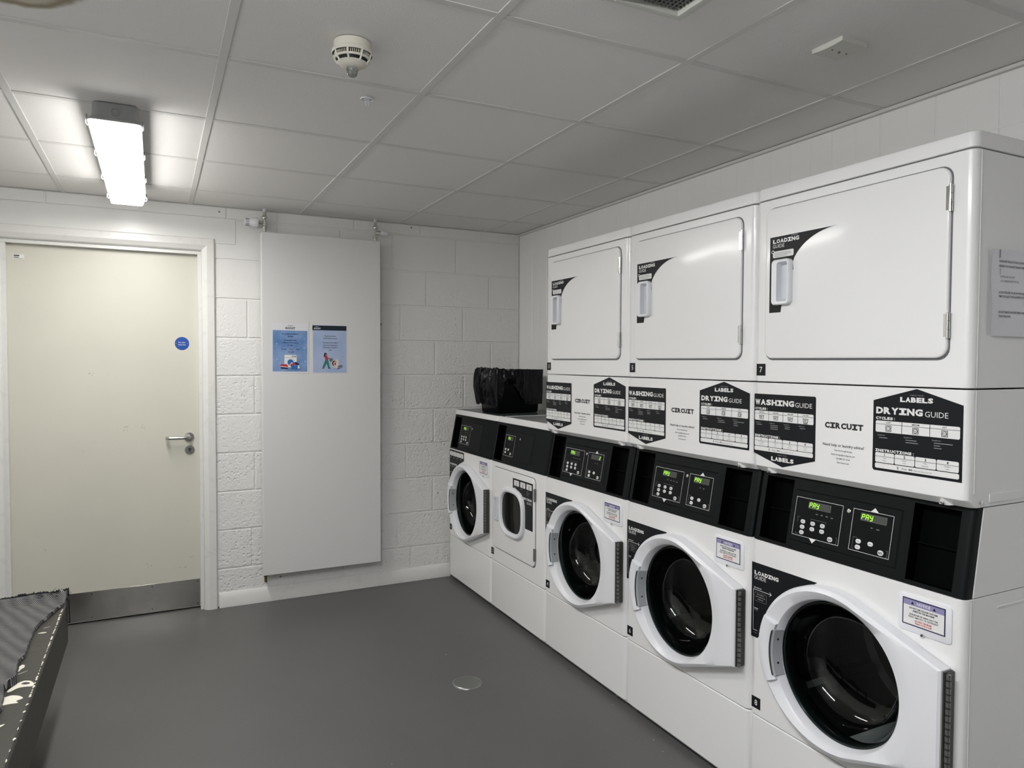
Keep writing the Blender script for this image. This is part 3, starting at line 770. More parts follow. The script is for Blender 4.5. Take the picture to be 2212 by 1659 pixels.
def go_button(parent, u, z):
    o = button(parent, u, z, .0175, .0135, 0)
    A = Art(lambda a, c, h: slope(a, c, .0058+h)); A.textc('GO', u, z-.003, .006, INK, .03, 1); A.obj('button_lettering', parent)
def keypad(p, kind, pair):
    """printed keypad film(s) with displays and buttons; kind of the first one: washer or dryer"""
    A = Art(lambda u, v, h: slope(u, v, .0038+h)); w = .0011
    tiny = lambda u, v, L=.008: A.rect(u-L/2, v-.0009, u+L/2, v+.0009, STKG, 2)
    if kind == 'washer':
        A.rr(.158, .912, .3215, 1.0245, .004, GLOSSB, 0); A.frame(.158, .912, .3215, 1.0245, w, STKW, 1)
        for i in range(4): tiny(.237+i*.0175, .984-(.001 if i == 3 else 0)); A.circ(.237+i*.0175, .9885, .0006, STKG, 2, 6)
        A.line([(.219, .962), (.219, .967), (.272, .967), (.272, .962)], .0006, STKG, 1); A.line([(.1725, .951), (.1715, .967), (.179, .967)], .0006, STKG, 1)
        A.line([(.171, .922), (.171, .917), (.178, .917)], .0006, STKG, 1); A.line([(.311, .932), (.3145, .932), (.3145, .914), (.309, .914)], .0006, STKG, 1)
        if pair: A.poly([(.222, .9115), (.246, .9115), (.234, .899)], STKW, 2)
    else:
        A.rr(.158, .912, .280, 1.0245, .004, GLOSSB, 0); A.frame(.158, .912, .280, 1.0245, w, STKW, 1); tiny(.225, .978)
    if pair:
        A.rr(.356, .912, .478, 1.0245, .004, GLOSSB, 0); A.frame(.356, .912, .478, 1.0245, w, STKW, 1)
        A.poly([(.409, 1.025), (.433, 1.025), (.421, 1.0365)], STKW, 2)
        tiny(.418, .982, .006); tiny(.4365, .981, .009); A.line([(.3785, .948), (.3665, .948), (.3655, .918), (.370, .918)], .0006, STKG, 1)
        A.line([(.468, .932), (.4725, .932), (.4725, .914), (.467, .914)], .0006, STKG, 1)
    k = A.obj('keypad', p)
    if kind == 'washer':
        make_display(p, .204, .9965, .2830, 1.0175, 'PAY', 0)
        for (u, z) in ((.192, .955), (.192, .939), (.192, .923), (.2275, .955), (.2275, .939), (.262, .955), (.262, .939)): button(p, u, z, words=2)
        go_button(p, .2925, .923)
    else:
        make_display(p, .190, .9965, .256, 1.0175, 'PAY', 0)
        for (u, z) in ((.180, .946), (.214, .946), (.180, .929)): button(p, u, z)
        go_button(p, .247, .926)
    if pair:
        make_display(p, .3805, .9965, .4605, 1.0175, 'PAY', 0)
        for (u, z) in ((.3835, .939), (.4205, .939), (.3835, .923)): button(p, u, z)
        go_button(p, .4535, .923)
    b = MB(); b.lathe([(.0058, .003), (.0062, .0055), (.0052, .0062), (.0040, .0062), (.0040, .0052), (.0018, .0052), (.0018, .0066), (0, .0066)], slope(.342, 1.014, 0), SLN, CHROME, 20)
    b.build('key_lock', p, label='small chrome key lock')

def number_plate(root, n, u, z):
    A = Art(lambda a, c, h: (a, -.0003-h, c)); A.rect(u, z-.0375, u+.0375, z, STK, 0)
    A.textc(str(n), u+.0187, z-.0275, .018, STKW, .008, 1); A.obj('number_plate', root)

def washer_door(root):
    cu, cz = .336, .5535
    N = 96
    # outline: convex hull of a stretched circle and the hinge block
    from mathutils.geometry import convex_hull_2d
    pts = []
    for i in range(180):
        a = 2*pi*i/180; c, s = cos(a), sin(a); rx = .250 if c < 0 else .238; pts.append(Vector((.325+rx*c, .558+.236*s)))
    pts += [Vector((.655, .692)), Vector((.655, .432))]
    hull = [pts[i] for i in convex_hull_2d(pts)]
    def rad(a, poly=hull):
        d = Vector((cos(a), sin(a))); o = Vector((cu, cz)); best = 0
        for i in range(len(poly)):
            p, q = poly[i], poly[(i+1) % len(poly)]; e = q-p; den = d.x*e.y-d.y*e.x
            if abs(den) < 1e-12: continue
            t = ((p.x-o.x)*e.y-(p.y-o.y)*e.x)/den; s_ = ((p.x-o.x)*d.y-(p.y-o.y)*d.x)/den
            if -1e-6 <= s_ <= 1+1e-6 and t > best: best = t
        return best
    angs = [2*pi*i/N for i in range(N)] + [math.atan2(.692-cz, .655-cu), math.atan2(.432-cz, .655-cu) % (2*pi)]
    angs = sorted(angs); R = [rad(a) for a in angs]
    def loop(f, y): return [(cu+f(i)*cos(a), y, cz+f(i)*sin(a)) for i, a in enumerate(angs)]
    L = [loop(lambda i: R[i]-.004, -.001), loop(lambda i: R[i], -.006), loop(lambda i: R[i], -.030), loop(lambda i: R[i]-.0025, -.038), loop(lambda i: R[i]-.009, -.0425),
         loop(lambda i: min(.262, R[i]-.012), -.0445), loop(lambda i: min(.250, R[i]-.014), -.0455), loop(lambda i: .2075, -.034), loop(lambda i: .2045, -.030),
         loop(lambda i: .2000, -.012), loop(lambda i: .1975, -.002)]
    b = MB(); b.loft(L, WHITE_P, False, False); d = b.build('washer_door', root, smooth=32)
    # piano hinge
    b = MB(); b.box(.6555, -.036, .436, .6600, -.004, .689, DARKM)
    x = .6665
    k = 0; z = .438
    while z < .687:
        b.lathe([(.0058, 0), (.0058, .0128)], (x, -.031, z), (0, 0, 1), HINGE, 10, True, True); z += .0168; k += 1
    b.box(.6602, -.033, .437, .6640, -.004, .688, DARKM); b.build('hinge', d, label='grey metal piano hinge')
    # handle block on the left of the ring
    b = MB(); secs = []
    for a in [RD(t) for t in range(157, 207, 4)]:
        Ro = rad(a)
        def P(r, y): return (cu+r*cos(a), y, cz+r*sin(a))
        secs.append([P(Ro-.001, -.030), P(Ro-.006, -.048), P(Ro-.022, -.0535), P(.220, -.0520), P(.2075, -.044), P(.2075, -.026)])
    b.loft(secs, WHITE_P); h = b.build('door_handle', d, bevel=.0012, smooth=32)
    b = MB(); secs = []
    for a in [RD(t) for t in range(162, 203, 4)]:
        secs.append([(cu+r*cos(a), y, cz+r*sin(a)) for r, y in ((.2100, -.0500), (.2025, -.0430), (.1965, -.0120), (.2020, -.0110))])
    b.loft(secs, SLOTG); b.build('handle_slot', h, smooth=30)
    b = MB(); secs = []
    for a in [RD(t) for t in range(163, 202, 2)]:
        secs.append([(cu+r*cos(a), y, cz+r*sin(a)) for r, y in ((.2105, -.0512), (.2075, -.0492), (.2065, -.0480), (.2095, -.0495))])
    b.loft(secs, SEGOFF); b.build('slot_shadow_gap', h, smooth=30)
    for t in (171, 192):
        a = RD(t); b = MB(); b.lathe([(.0035, 0), (.0035, .0006), (0, .0006)], (cu+.1990*cos(a), -.027, cz+.1990*sin(a)), (-cos(a), -.15, -sin(a)), HOLEB, 10); b.build('slot_hole', h)
    # glass bowl, its rim, and the rubber seal
    b = MB(); b.lathe([(.1985, -.006), (.194, -.009), (.189, -.0085), (.186, -.003), (.182, .02), (.172, .062), (.150, .088), (.110, .104), (.05, .110), (0.0, .111)], (cu, 0, cz), (0, 1, 0), GLASS, 72)
    b.build('door_glass', d)
    b = MB(); b.lathe([(.1995, -.0045), (.1960, -.0065), (.1930, -.0035), (.1935, .006)], (cu, 0, cz), (0, 1, 0), TEAL, 72); b.build('glass_edge', d, label='green tinted glass edge')
    b = MB(); b.lathe([(.206, .0005), (.195, .0005), (.191, .008), (.190, .030), (.200, .055), (.215, .066)], (cu, 0, cz), (0, 1, 0), RUBBER, 64); b.build('door_seal', root)
    # drum with drilled holes
    b = MB(); b.lathe([(.215, .066), (.262, .080), (.270, .10), (.270, .455), (.250, .470), (.11, .462), (.0, .455)], (cu, 0, cz), (0, 1, 0), DRUM, 64)
    for i in range(9):
        for j in range(14):
            a = RD(18+i*3.2); y = .15+j*.017
            for off in (0, 120, 240):
                aa = a+RD(off+170); p = Vector((cu+.2693*cos(aa), y, cz+.2693*sin(aa))); t = Vector((-sin(aa), 0, cos(aa)))*.0028; q = Vector((0, .0028, 0))
                b.face([p-t, p-q, p+t, p+q], HOLEB)
    for r in (.06, .08, .10, .12, .16, .18, .20):
        n = int(r*170)
        for i in range(n):
            a = 2*pi*i/n
            if (i % 7) > 3 and r > .13: continue
            p = Vector((cu+r*cos(a), .4535 if r < .11 else .461, cz+r*sin(a))); s = .003
            b.face([p+Vector((s, 0, 0)), p+Vector((0, 0, s)), p-Vector((s, 0, 0)), p-Vector((0, 0, s))], HOLEB)
    b.build('drum', root, smooth=30)
    for off in (95, 215, 335):                 # lifter ribs in the drum
        b = MB(); a = RD(off); c = Vector((cos(a), 0, sin(a))); t = Vector((-sin(a), 0, cos(a))); o = Vector((cu, 0, cz))
        L = []
        for y, hh in ((.12, .01), (.15, .05), (.40, .05), (.44, .01)):
            L.append([o+Vector((0, y, 0))+c*.268-t*.03, o+Vector((0, y, 0))+c*(.268-hh)-t*.010, o+Vector((0, y, 0))+c*(.268-hh)+t*.010, o+Vector((0, y, 0))+c*.268+t*.03])
        b.loft(L, DRUM); b.build('drum_lifter', root, smooth=25)
    return d

def notice_flap(root, u0=.513, z0=.746, red=True):
    u1, z1 = u0+.141, z0+.095
    b = MB(); pl = []
    for h, ins in ((0, 0), (.0025, 0), (.0035, .0015)):
        pts = []; r = .010
        for cx, cy, a in ((u1-r, z0+r, -90), (u1-r, z1-r, 0), (u0+r, z1-r, 90), (u0+r, z0+r, 180)):
            for i in range(5):
                t = RD(a+90*i/4); pts.append((cx+(r-ins)*cos(t), -h, cy+(r-ins)*sin(t)))
        pl.append(pts)
    b.loft(pl, WHITE_P, True, True); f = b.build('dispenser_flap', root, label='small white flap with a notice sticker')
    A = Art(lambda a, c, h: (u0+a, -.0037-h, z0+c))
    A.rect(.0135, .0165, .126, .0855, NAVY, 0); A.rect(.0165, .0195, .123, .0825, STKW, 1); A.rect(.0165, .0685, .123, .0825, LILAC, 2)
    A.textc('NOTICE', .070, .0722, .0070, STKW, .02, 3)
    for x in (.041, .098): A.poly([(x-.004, .072), (x+.004, .072), (x, .0795)], INK, 3)
    A.textc('DO NOT USE COLOUR CATCHER', .070, .0600, .0042, INK, .03, 3, cond=.86); A.textc('SHEETS IN THIS MACHINE', .070, .0535, .0042, INK, .03, 3, cond=.86)
    A.textc('SAVE MONEY BY USING ONLY THE', .070, .0440, .0042, INK, .015, 3, cond=.80); A.textc('RIGHT AMOUNT OF DETERGENT', .070, .0375, .0042, INK, .005, 3, cond=.86)
    A.textc('DO NOT USE MORE', .070, .0295, .0042, RED, .03, 3, cond=.86); A.textc('THAN 1/2 OF A CUP', .070, .0232, .0042, RED, .03, 3, cond=.86)
    A.obj('notice_sticker', f)
    b = MB(); b.lathe([(.0045, 0), (.0045, .004), (.003, .006), (0, .006)], (u0+.069, -.0035, z0+.001), (0, -1, 0), CHROME, 12); b.build('screw', f)

def arc_cut(u0, z1, z0, ut, cu, cz, R, ub):
    """sticker outline: top-left corner (u0,z1), along the top to ut, then along a circle down to z0"""
    a0 = math.acos(max(-1, min(1, (ut-cu)/R))); a1 = pi-math.asin(max(-1, min(1, (z0-cz)/R)))
    pts = [(u0, z0), (ub, z0)]
    for i in range(17):
        a = a1+(a0-a1)*i/16; pts.append((cu+R*cos(a), cz+R*sin(a)))
    return pts + [(ut, z1), (u0, z1)]
def loading_sticker(root):
    A = Art(lambda a, c, h: (a, -.0003-h, c))
    # runs behind the round door, so only its corner shows
    A.poly([(.003, .545), (.030, .545), (.08, .60), (.20, .75), (.258, .7885), (.003, .7885)], STK, 0)
    A.slab('LOADING', .014, .750, .114, .763, STKW, 1); A.text('GUIDE', .014, .7355, .063, .7475, STKW, 0, 1)
    A.text('MAXIMUM', .013, .7060, .045, .7095, STKW, .02, 1)
    A.line([(.011, .7010), (.086, .7015)], .0016, STKW, 1); A.line([(.079, .7070), (.086, .7015), (.079, .6960)], .0016, STKW, 1); A.line([(.011, .7010), (.012, .5690), (.030, .5690)], .0012, STKW, 1)
    A.rr(.017, .665, .066, .694, .004, STKG, 1); A.rr(.0177, .6657, .0653, .6933, .0035, STK, 1.4)
    for i, t in enumerate(('Ensure the drum is', 'never overfilled and the', 'machine closes')): A.textc(t, .0415, .6865-i*.0075, .0030, STKW, .0, 2, cond=.9)
    A.text('LOAD', .015, .6390, .032, .6425, STKW, .03, 1); A.text('LEVEL', .015, .6335, .031, .6370, STKG, 0, 1)
    A.rect(.013, .5600, .030, .5610, STKG, 1)
    A.obj('loading_sticker', root)

def wash_symbol(A, u, z, s, t, bar=False, sq=False):
    if sq:
        A.frame(u-s*.5, z-s*.5, u+s*.5, z+s*.5, s*.09, INK, 3); A.circ(u, z, s*.40, INK, 3, 16); A.circ(u, z, s*.30, STKW, 4, 16)
        for i in range(t): A.circ(u+(i-(t-1)/2)*s*.17, z, s*.07, INK, 5, 8)
    else:
        A.line([(u-s*.6, z+s*.35), (u-s*.48, z-s*.40), (u+s*.48, z-s*.40), (u+s*.6, z+s*.35), (u+s*.3, z+s*.25), (u, z+s*.36), (u-s*.3, z+s*.25), (u-s*.6, z+s*.35)], s*.09, INK, 3)
        A.textc(t, u, z-s*.22, s*.38, INK, .01, 4)
        if bar: A.rect(u-s*.5, z-s*.66, u+s*.5, z-s*.52, INK, 3)

def guide_stickers(root):
    P = lambda a, c, h: (a, -.0003-h, c)
    A = Art(P)                                  # washing guide, pointing down
    A.poly([(.003, 1.144), (.121, 1.110), (.2425, 1.144), (.2425, 1.330), (.239, 1.334), (.003, 1.334)], STK, 0)
    A.slab('WASHING', .007, 1.299, .1635, 1.317, STKW, 1); A.text('GUIDE', .167, 1.2985, .229, 1.3125, STKW, -.003, 1)
    A.slab('CYCLES:', .007, 1.2835, .061, 1.291, STKW, 1)
    x0, x1 = .0065, .235; A.rr(x0, 1.2500, x1, 1.2805, .004, STKW, 1); w = (x1-x0)/4
    A.line([(x0, 1.2715), (x1, 1.2715)], .0010, STK, 2)
    for i, (h, t, s) in enumerate((('HIGH SPIN', '30°', 0), ('HIGH SPIN', '40°', 0), ('HIGH SPIN', '60°', 0), ('LOW SPIN', '30°', 1))):
        if i: A.line([(x0+w*i, 1.2505), (x0+w*i, 1.2800)], .0013, STK, 2)
        A.textc(h, x0+w*(i+.5), 1.2742, .0036, INK, .02, 2, cond=.95); wash_symbol(A, x0+w*(i+.5), 1.2610, .0150, t, bool(s))
        A.textc('Suitable for:', x0+w*i+.004, 1.2415, .0032, STKG, .01, 2, align=0)
        for k in range((1, 3, 2, 1)[i]): A.rect(x0+w*i+.008, 1.2355-k*.0055, x0+w*i+.008+(.022, .030, .019, .020)[i], 1.2372-k*.0055, STKG, 2)
    A.slab('INSTRUCTIONS:', .007, 1.1970, .112, 1.2045, STKW, 1)
    for i, t in enumerate((('Add detergent', 'and load'), ('Select', 'cycle'), ('Make', 'payment'), ('Confirm', 'cycle'))):
        a, c = x0+w*i+.0005, x0+w*(i+1)-.0012; A.rr(a, 1.1680, c, 1.1950, .0035, STKW, 1); A.line([(a, 1.1845), (c, 1.1845)], .0009, STK, 2)
        A.textc(str(i+1), (a+c)/2, 1.1865, .0068, INK, .04, 2); A.textc(t[0], (a+c)/2, 1.1790, .0032, PGREY, .0, 2); A.textc(t[1], (a+c)/2, 1.1725, .0032, PGREY, .0, 2)
    A.rr(x0, 1.1530, x1, 1.1665, .004, STKW, 1); A.textc('5', .068, 1.1562, .0065, INK, .04, 2); A.textc('Press', .087, 1.1572, .0045, INK, .0, 2); A.textc('GO!', .104, 1.1572, .0045, INK, .04, 2); A.textc('Sit back and take a load off.', .136, 1.1572, .0032, PGREY, 0, 2)
    A.text('CHECK YOUR', .102, 1.1445, .137, 1.1480, STKG, 0, 1); A.slab('LABELS', .076, 1.1265, .165, 1.1395, STKW, 1)
    A.obj('washing_guide_sticker', root)
    A = Art(P)                                  # drying guide, pointing up
    A.poly([(.429, 1.152), (.433, 1.1465), (.668, 1.1465), (.668, 1.3325), (.550, 1.3680), (.429, 1.3340)], STK, 0)
    A.text('CHECK YOUR', .532, 1.3495, .568, 1.3530, STKG, 0, 1); A.slab('LABELS', .505, 1.3330, .594, 1.3460, STKW, 1)
    A.slab('DRYING', .437, 1.2990, .568, 1.3170, STKW, 1); A.text('GUIDE', .573, 1.2985, .632, 1.3125, STKW, -.003, 1)
    A.slab('CYCLES:', .437, 1.2835, .495, 1.2910, STKW, 1)
    x0, x1 = .437, .6615; A.rr(x0, 1.2500, x1, 1.2805, .004, STKW, 1); w = (x1-x0)/3; A.line([(x0, 1.2715), (x1, 1.2715)], .0010, STK, 2)
    for i, h in enumerate(('LOW', 'MEDIUM', 'HOT')):
        if i: A.line([(x0+w*i, 1.2505), (x0+w*i, 1.2800)], .0013, STK, 2)
        A.textc(h, x0+w*(i+.5), 1.2742, .0038, INK, .02, 2); wash_symbol(A, x0+w*(i+.5), 1.2608, .0145, i+1, sq=True)
        A.textc('Suitable for:', x0+w*i+.006, 1.2405, .0034, STKG, .01, 2, align=0)
        for k in range((1, 2, 3)[i]): A.rect(x0+w*i+.011, 1.2345-k*.0062, x0+w*i+.011+((.024,), (.030, .034), (.047, .016, .020))[i][k], 1.2363-k*.0062, STKG, 2)
    A.slab('INSTRUCTIONS:', .437, 1.1975, .549, 1.2050, STKW, 1); w = (x1-x0)/4
    for i, t in enumerate((('Load', 'dryer'), ('Select', 'cycle'), ('Make', 'payment'), ('Confirm', 'cycle'))):
        a, c = x0+w*i+.0005, x0+w*(i+1)-.0012; A.rr(a, 1.1690, c, 1.1955, .0035, STKW, 1); A.line([(a, 1.1850), (c, 1.1850)], .0009, STK, 2)
        A.textc(str(i+1), (a+c)/2, 1.1868, .0068, INK, .04, 2); A.textc(t[0], (a+c)/2, 1.1795, .0032, PGREY, .0, 2); A.textc(t[1], (a+c)/2, 1.1730, .0032, PGREY, .0, 2)
    A.rr(x0, 1.1535, x1, 1.1670, .004, STKW, 1); A.textc('5', .503, 1.1567, .0065, INK, .04, 2); A.textc('Press', .521, 1.1577, .0045, INK, .0, 2); A.textc('GO!', .538, 1.1577, .0045, INK, .04, 2); A.textc('Relax and take a load off.', .570, 1.1577, .0032, PGREY, 0, 2)
    A.obj('drying_guide_sticker', root)
    A = Art(P)                                  # maker lettering and help lines in the middle
    A.slab('CIRCUIT', .274, 1.2470, .400, 1.2640, INK, 0.5); A.obj('maker_lettering', root)
    A = Art(P)
    A.text('Need help or laundry advice?', .269, 1.1935, .403, 1.2040, INK, .012, .5)
    for t, z, u in (('Chat live through the app', 1.1830, .066), ('Email circuitgo@circuitgroup.com', 1.1710, .096), ('Call 0800 291 22 66', 1.1600, .056), ('Visit circuit.co.uk', 1.1490, .050)):
        A.textc(t, .3365, z, .0048, PGREY, .012, .5, cond=.82)
    A.obj('help_lettering', root)

def dryer_front_door(root, u0, z0, u1, z1, window=False):
    """flat pressed door in a shadow gap"""
    def rect(a, c, e, f, r, y):
        pts = []
        for cx, cy, s in ((e-r, c+r, -90), (e-r, f-r, 0), (a+r, f-r, 90), (a+r, c+r, 180)):
            for i in range(6):
                t = RD(s+90*i/5); pts.append((cx+r*cos(t), y, cy+r*sin(t)))
        return pts
    g = .0032
    b = MB(); b.loft([rect(u0, z0, u1, z1, .030, -.0002), rect(u0, z0, u1, z1, .030, -.0012)], GAPG, False, True); gap = b.build('door_gap', root, smooth=0)
    b = MB(); b.loft([rect(u0+g, z0+g*1.6, u1-g, z1-g, .028, -.0008), rect(u0+g, z0+g*1.6, u1-g, z1-g, .028, -.006), rect(u0+g+.002, z0+g*1.6+.002, u1-g-.002, z1-g-.002, .026, -.0090), rect(u0+g+.005, z0+g*1.6+.005, u1-g-.005, z1-g-.005, .024, -.0095)], WHITE, False, True)
    return b.build('dryer_door', root, smooth=50)

def dryer_top(root):
    d = dryer_front_door(root, .046, 1.441, .632, 1.914)
    for z0, z1 in ((1.800, 1.866), (1.494, 1.558)):
        b = MB(); h = (z1-z0)/3
        for k in range(3): b.lathe([(.0046, .0005), (.0046, h-.0008)], (.6305, -.0085, z0+k*h), (0, 0, 1), CHROME, 12, True, True)
        b.box(.620, -.0100, z0+.004, .630, -.0085, z1-.004, CHROME); b.build('hinge', d, label='bright steel hinge')
    A = Art(lambda a, c, h: (a, -.0097-h, c)); cu, cz = .315, 1.665
    pts = [(.068, 1.588), (.113, 1.588), (.122, 1.640), (.160, 1.715)]
    for i in range(13):                        # hollow curve up to the tip
        t = i/12; pts.append((.158+.157*(t**1.35), 1.738+.083*(1-(1-t)**1.9)))
    pts += [(.068, 1.821)]
    A.poly(pts, STK, 0)
    A.slab('LOADING', .079, 1.8005, .180, 1.8130, STKW, 1); A.text('GUIDE', .079, 1.7865, .124, 1.7975, STKW, 0, 1)
    A.rr(.080, 1.7565, .160, 1.7765, .004, STKW, 1); A.circ(.080, 1.7755, .0055, STKW, 1.5, 12); A.circ(.080, 1.7755, .0035, STK, 2, 12)
    for i, L in enumerate((.062, .066, .052)): A.rect(.086, 1.7700-i*.0050, .086+L, 1.7712-i*.0050, PGREY, 2)
    A.rect(.150, 1.8165, .175, 1.8185, STKG, 1)
    A.obj('loading_sticker', d)
    # pull handle: white shell round a deep pocket
    b = MB(); u0, u1, z0, z1 = .089, .158, 1.610, 1.748
    def rr(a, c, e, f, r, y):
        pts = []
        for cx, cy, s in ((e-r, c+r, -90), (e-r, f-r, 0), (a+r, f-r, 90), (a+r, c+r, 180)):
            for i in range(5):
                t = RD(s+90*i/4); pts.append((cx+r*cos(t), y, cy+r*sin(t)))
        return pts
    b.loft([rr(u0, z0, u1, z1, .012, -.0098), rr(u0, z0, u1, z1, .012, -.024), rr(u0+.003, z0+.003, u1-.003, z1-.003, .010, -.028)], WHITE_P, False, False)
    b.loft([rr(u0+.003, z0+.003, u1-.003, z1-.003, .010, -.028), rr(u0+.022, z0+.009, u1-.0065, z1-.009, .007, -.0275)], WHITE_P, False, False)
    b.loft([rr(u0+.022, z0+.009, u1-.0065, z1-.009, .007, -.0275), rr(u0+.027, z0+.018, u1-.008, z1-.018, .006, -.0115)], WHITE_D, False, True)
    b.build('door_handle', d, bevel=0, smooth=30)

def base_parts(root):
    b = cabinet([(.010, .020), (.030, .0), (.288, .0), (.2905, .003)], WHITE); o = b.build('lower_panel', root, bevel=.0015)
    for u in (.063, .612):
        b = MB(); b.lathe([(.006, 0), (.006, .003), (.003, .0045), (0, .0045)], (u, .010, .019), (0, -.8, -.5), CHROME, 10); b.build('screw', o)
    for u in (.06, WM-.06):
        for y in (.07, DM-.06):
            b = MB(); b.lathe([(.018, 0), (.018, .008), (.008, .009), (.008, .016)], (u, y, 0), (0, 0, 1), RUBBER, 14, True, True); b.build('foot', root)

def stack_unit(label, loc):
    r = thing('stacked_washer_dryer', label, 'washer dryer', loc, -pi/2, 'stacked washer and dryer units')
    base_parts(r)
    b = cabinet([(.2950, 0), (.8640, 0)], WHITE, hole=(.336, .5535, .2065)); b.build('washer_body', r, bevel=.0015)
    washer_door(r); notice_flap(r); loading_sticker(r)
    p = control_panel(r, True); keypad(p, 'washer', True)
    b = cabinet([(1.0845, .024), (1.104, .0), (1.3700, .0)], WHITE)
    # moulded tabs with screws on the lower lip
    o = b.build('dryer_lower_panel', r, bevel=.002, seg=3)
    for u in (.062, .618):
        b = MB(); V = [(u, .0008, 1.1036), (u-.017, .0238, 1.0847), (u+.017, .0238, 1.0847), (u-.011, .0105, 1.0847), (u+.011, .0105, 1.0847)]
        b.add(V, [(0, 3, 4), (0, 1, 3), (0, 4, 2), (1, 2, 4, 3), (0, 2, 1)], WHITE); t = b.build('lip_tab', o, smooth=0)
        b = MB(); b.lathe([(.0050, .0), (.0050, .0025), (.0035, .0040), (0, .0040)], (u, .0075, 1.0905), (0, -.9, -.45), CHROME, 12); b.build('screw', o)
    guide_stickers(r)
    b = cabinet([(1.3735, 0), (1.9410, 0)], WHITE); b.build('dryer_body', r, bevel=.0025, seg=3)
    dryer_top(r)
    b = cabinet([(1.9445, 0), (1.9750, .0), (1.984, .004)], WHITE); b.build('dryer_top_cap', r, bevel=.0035, seg=3)
    return r

YK = [-.0476, -.700, -1.3410, -2.0255, -2.7105]
s8 = stack_unit('tall stacked washer and dryer numbered 8 and 7, nearest the camera', (XF, YK[4], 0))
s6 = copy_tree(s8); s6.location = (XF, YK[3], 0); s6['label'] = 'tall stacked washer and dryer numbered 6 and 5, middle of the three stacks'
s4 = copy_tree(s8); s4.location = (XF, YK[2], 0); s4['label'] = 'tall stacked washer and dryer numbered 4 and 3, beside the low machines'
for s, a, c in ((s8, 8, 7), (s6, 6, 5), (s4, 4, 3)):
    number_plate(s, a, .0095, .352); number_plate(s, c, .0100, 1.4295)
# the second display of the far stack shows a single digit at its right end
cp = [c for c in children(s4) if c.name.startswith('control_panel')][0]
for dsp in [c for c in children(cp) if c.name.startswith('display')]:
    if max(v.co.x for v in dsp.data.vertices) > .4: bpy.data.objects.remove(dsp)
make_display(cp, .3805, .9965, .4605, 1.0175, '2', 5)
# number plate and sockets on the exposed flank of the near stack: pressed outlines and seams
b = MB()
b.box(WM-.0002, .085, 1.095, WM+.0022, DM, 1.116, WHITE); b.box(WM-.0002, .13, .828, WM+.0015, DM, .833, WHITE)
b.box(WM-.0002, .0225, 1.378, WM+.0010, .0255, 1.937, WHITE); b.box(WM-.0002, .0225, 1.120, WM+.0010, .0255, 1.368, WHITE); b.box(WM-.0002, .0225, .30, WM+.0010, .0255, .86, WHITE)
b.build('flank_pressing', s8, bevel=.0008)
b = MB(); b.lathe([(.0055, 0), (.0055, .003), (.003, .0045), (0, .0045)], (WM, .050, 1.098), (1, 0, 0), CHROME, 12); b.build('flank_screw', s8)

def single_washer():
    r = thing('front_load_washer', 'low front loading washer numbered 1 in the corner by the back wall', 'washing machine', (XF, YK[0], 0), -pi/2)
    base_parts(r)
    b = cabinet([(.2950, 0), (.8640, 0)], WHITE, hole=(.336, .5535, .2065)); b.build('washer_body', r, bevel=.0015)
    washer_door(r); notice_flap(r, .510, .754)
    A = Art(lambda a, c, h: (a, -.0003-h, c))
    A.poly([(.006, .60), (.03, .60), (.10, .72), (.17, .775), (.2585, .805), (.2585, .857), (.006, .857)], STK, 0)
    w = (.250-.014)/4
    for i in range(4):
        a = .014+w*i; A.rr(a, .819, a+w-.003, .8465, .004, STKW, 1); A.line([(a, .8385), (a+w-.003, .8385)], .001, STK, 2); wash_symbol(A, a+w/2-.0015, .829, .012, ('30°', '40°', '60°', '30°')[i])
        A.rect(a+.002, .808, a+.026, .8105, STKG, 1); A.rect(a+.005, .802, a+.022, .804, STKG, 1)
    A.slab('WASHING', .013, .7590, .138, .7710, STKW, 1); A.text('GUIDE', .013, .7440, .090, .7550, STKG, 0, 1)
    A.rect(.012, .708, .045, .7095, STKW, 1)
    A.obj('washing_guide_sticker', r)
    p = control_panel(r, False); keypad(p, 'washer', False)
    number_plate(r, 1, .0095, .366)
    b = cabinet([(1.0850, PDY), (1.110, PDY), (1.117, PDY+.006)], WHITE); b.build('worktop', r, bevel=.003, seg=3)
    b = MB(); b.box(.004, PDY+.010, 1.1165, WM-.004, DM-.004, 1.1185, TOPD); b.build('top_sheet', r, bevel=.0005, label='dark grey top sheet')
    return r
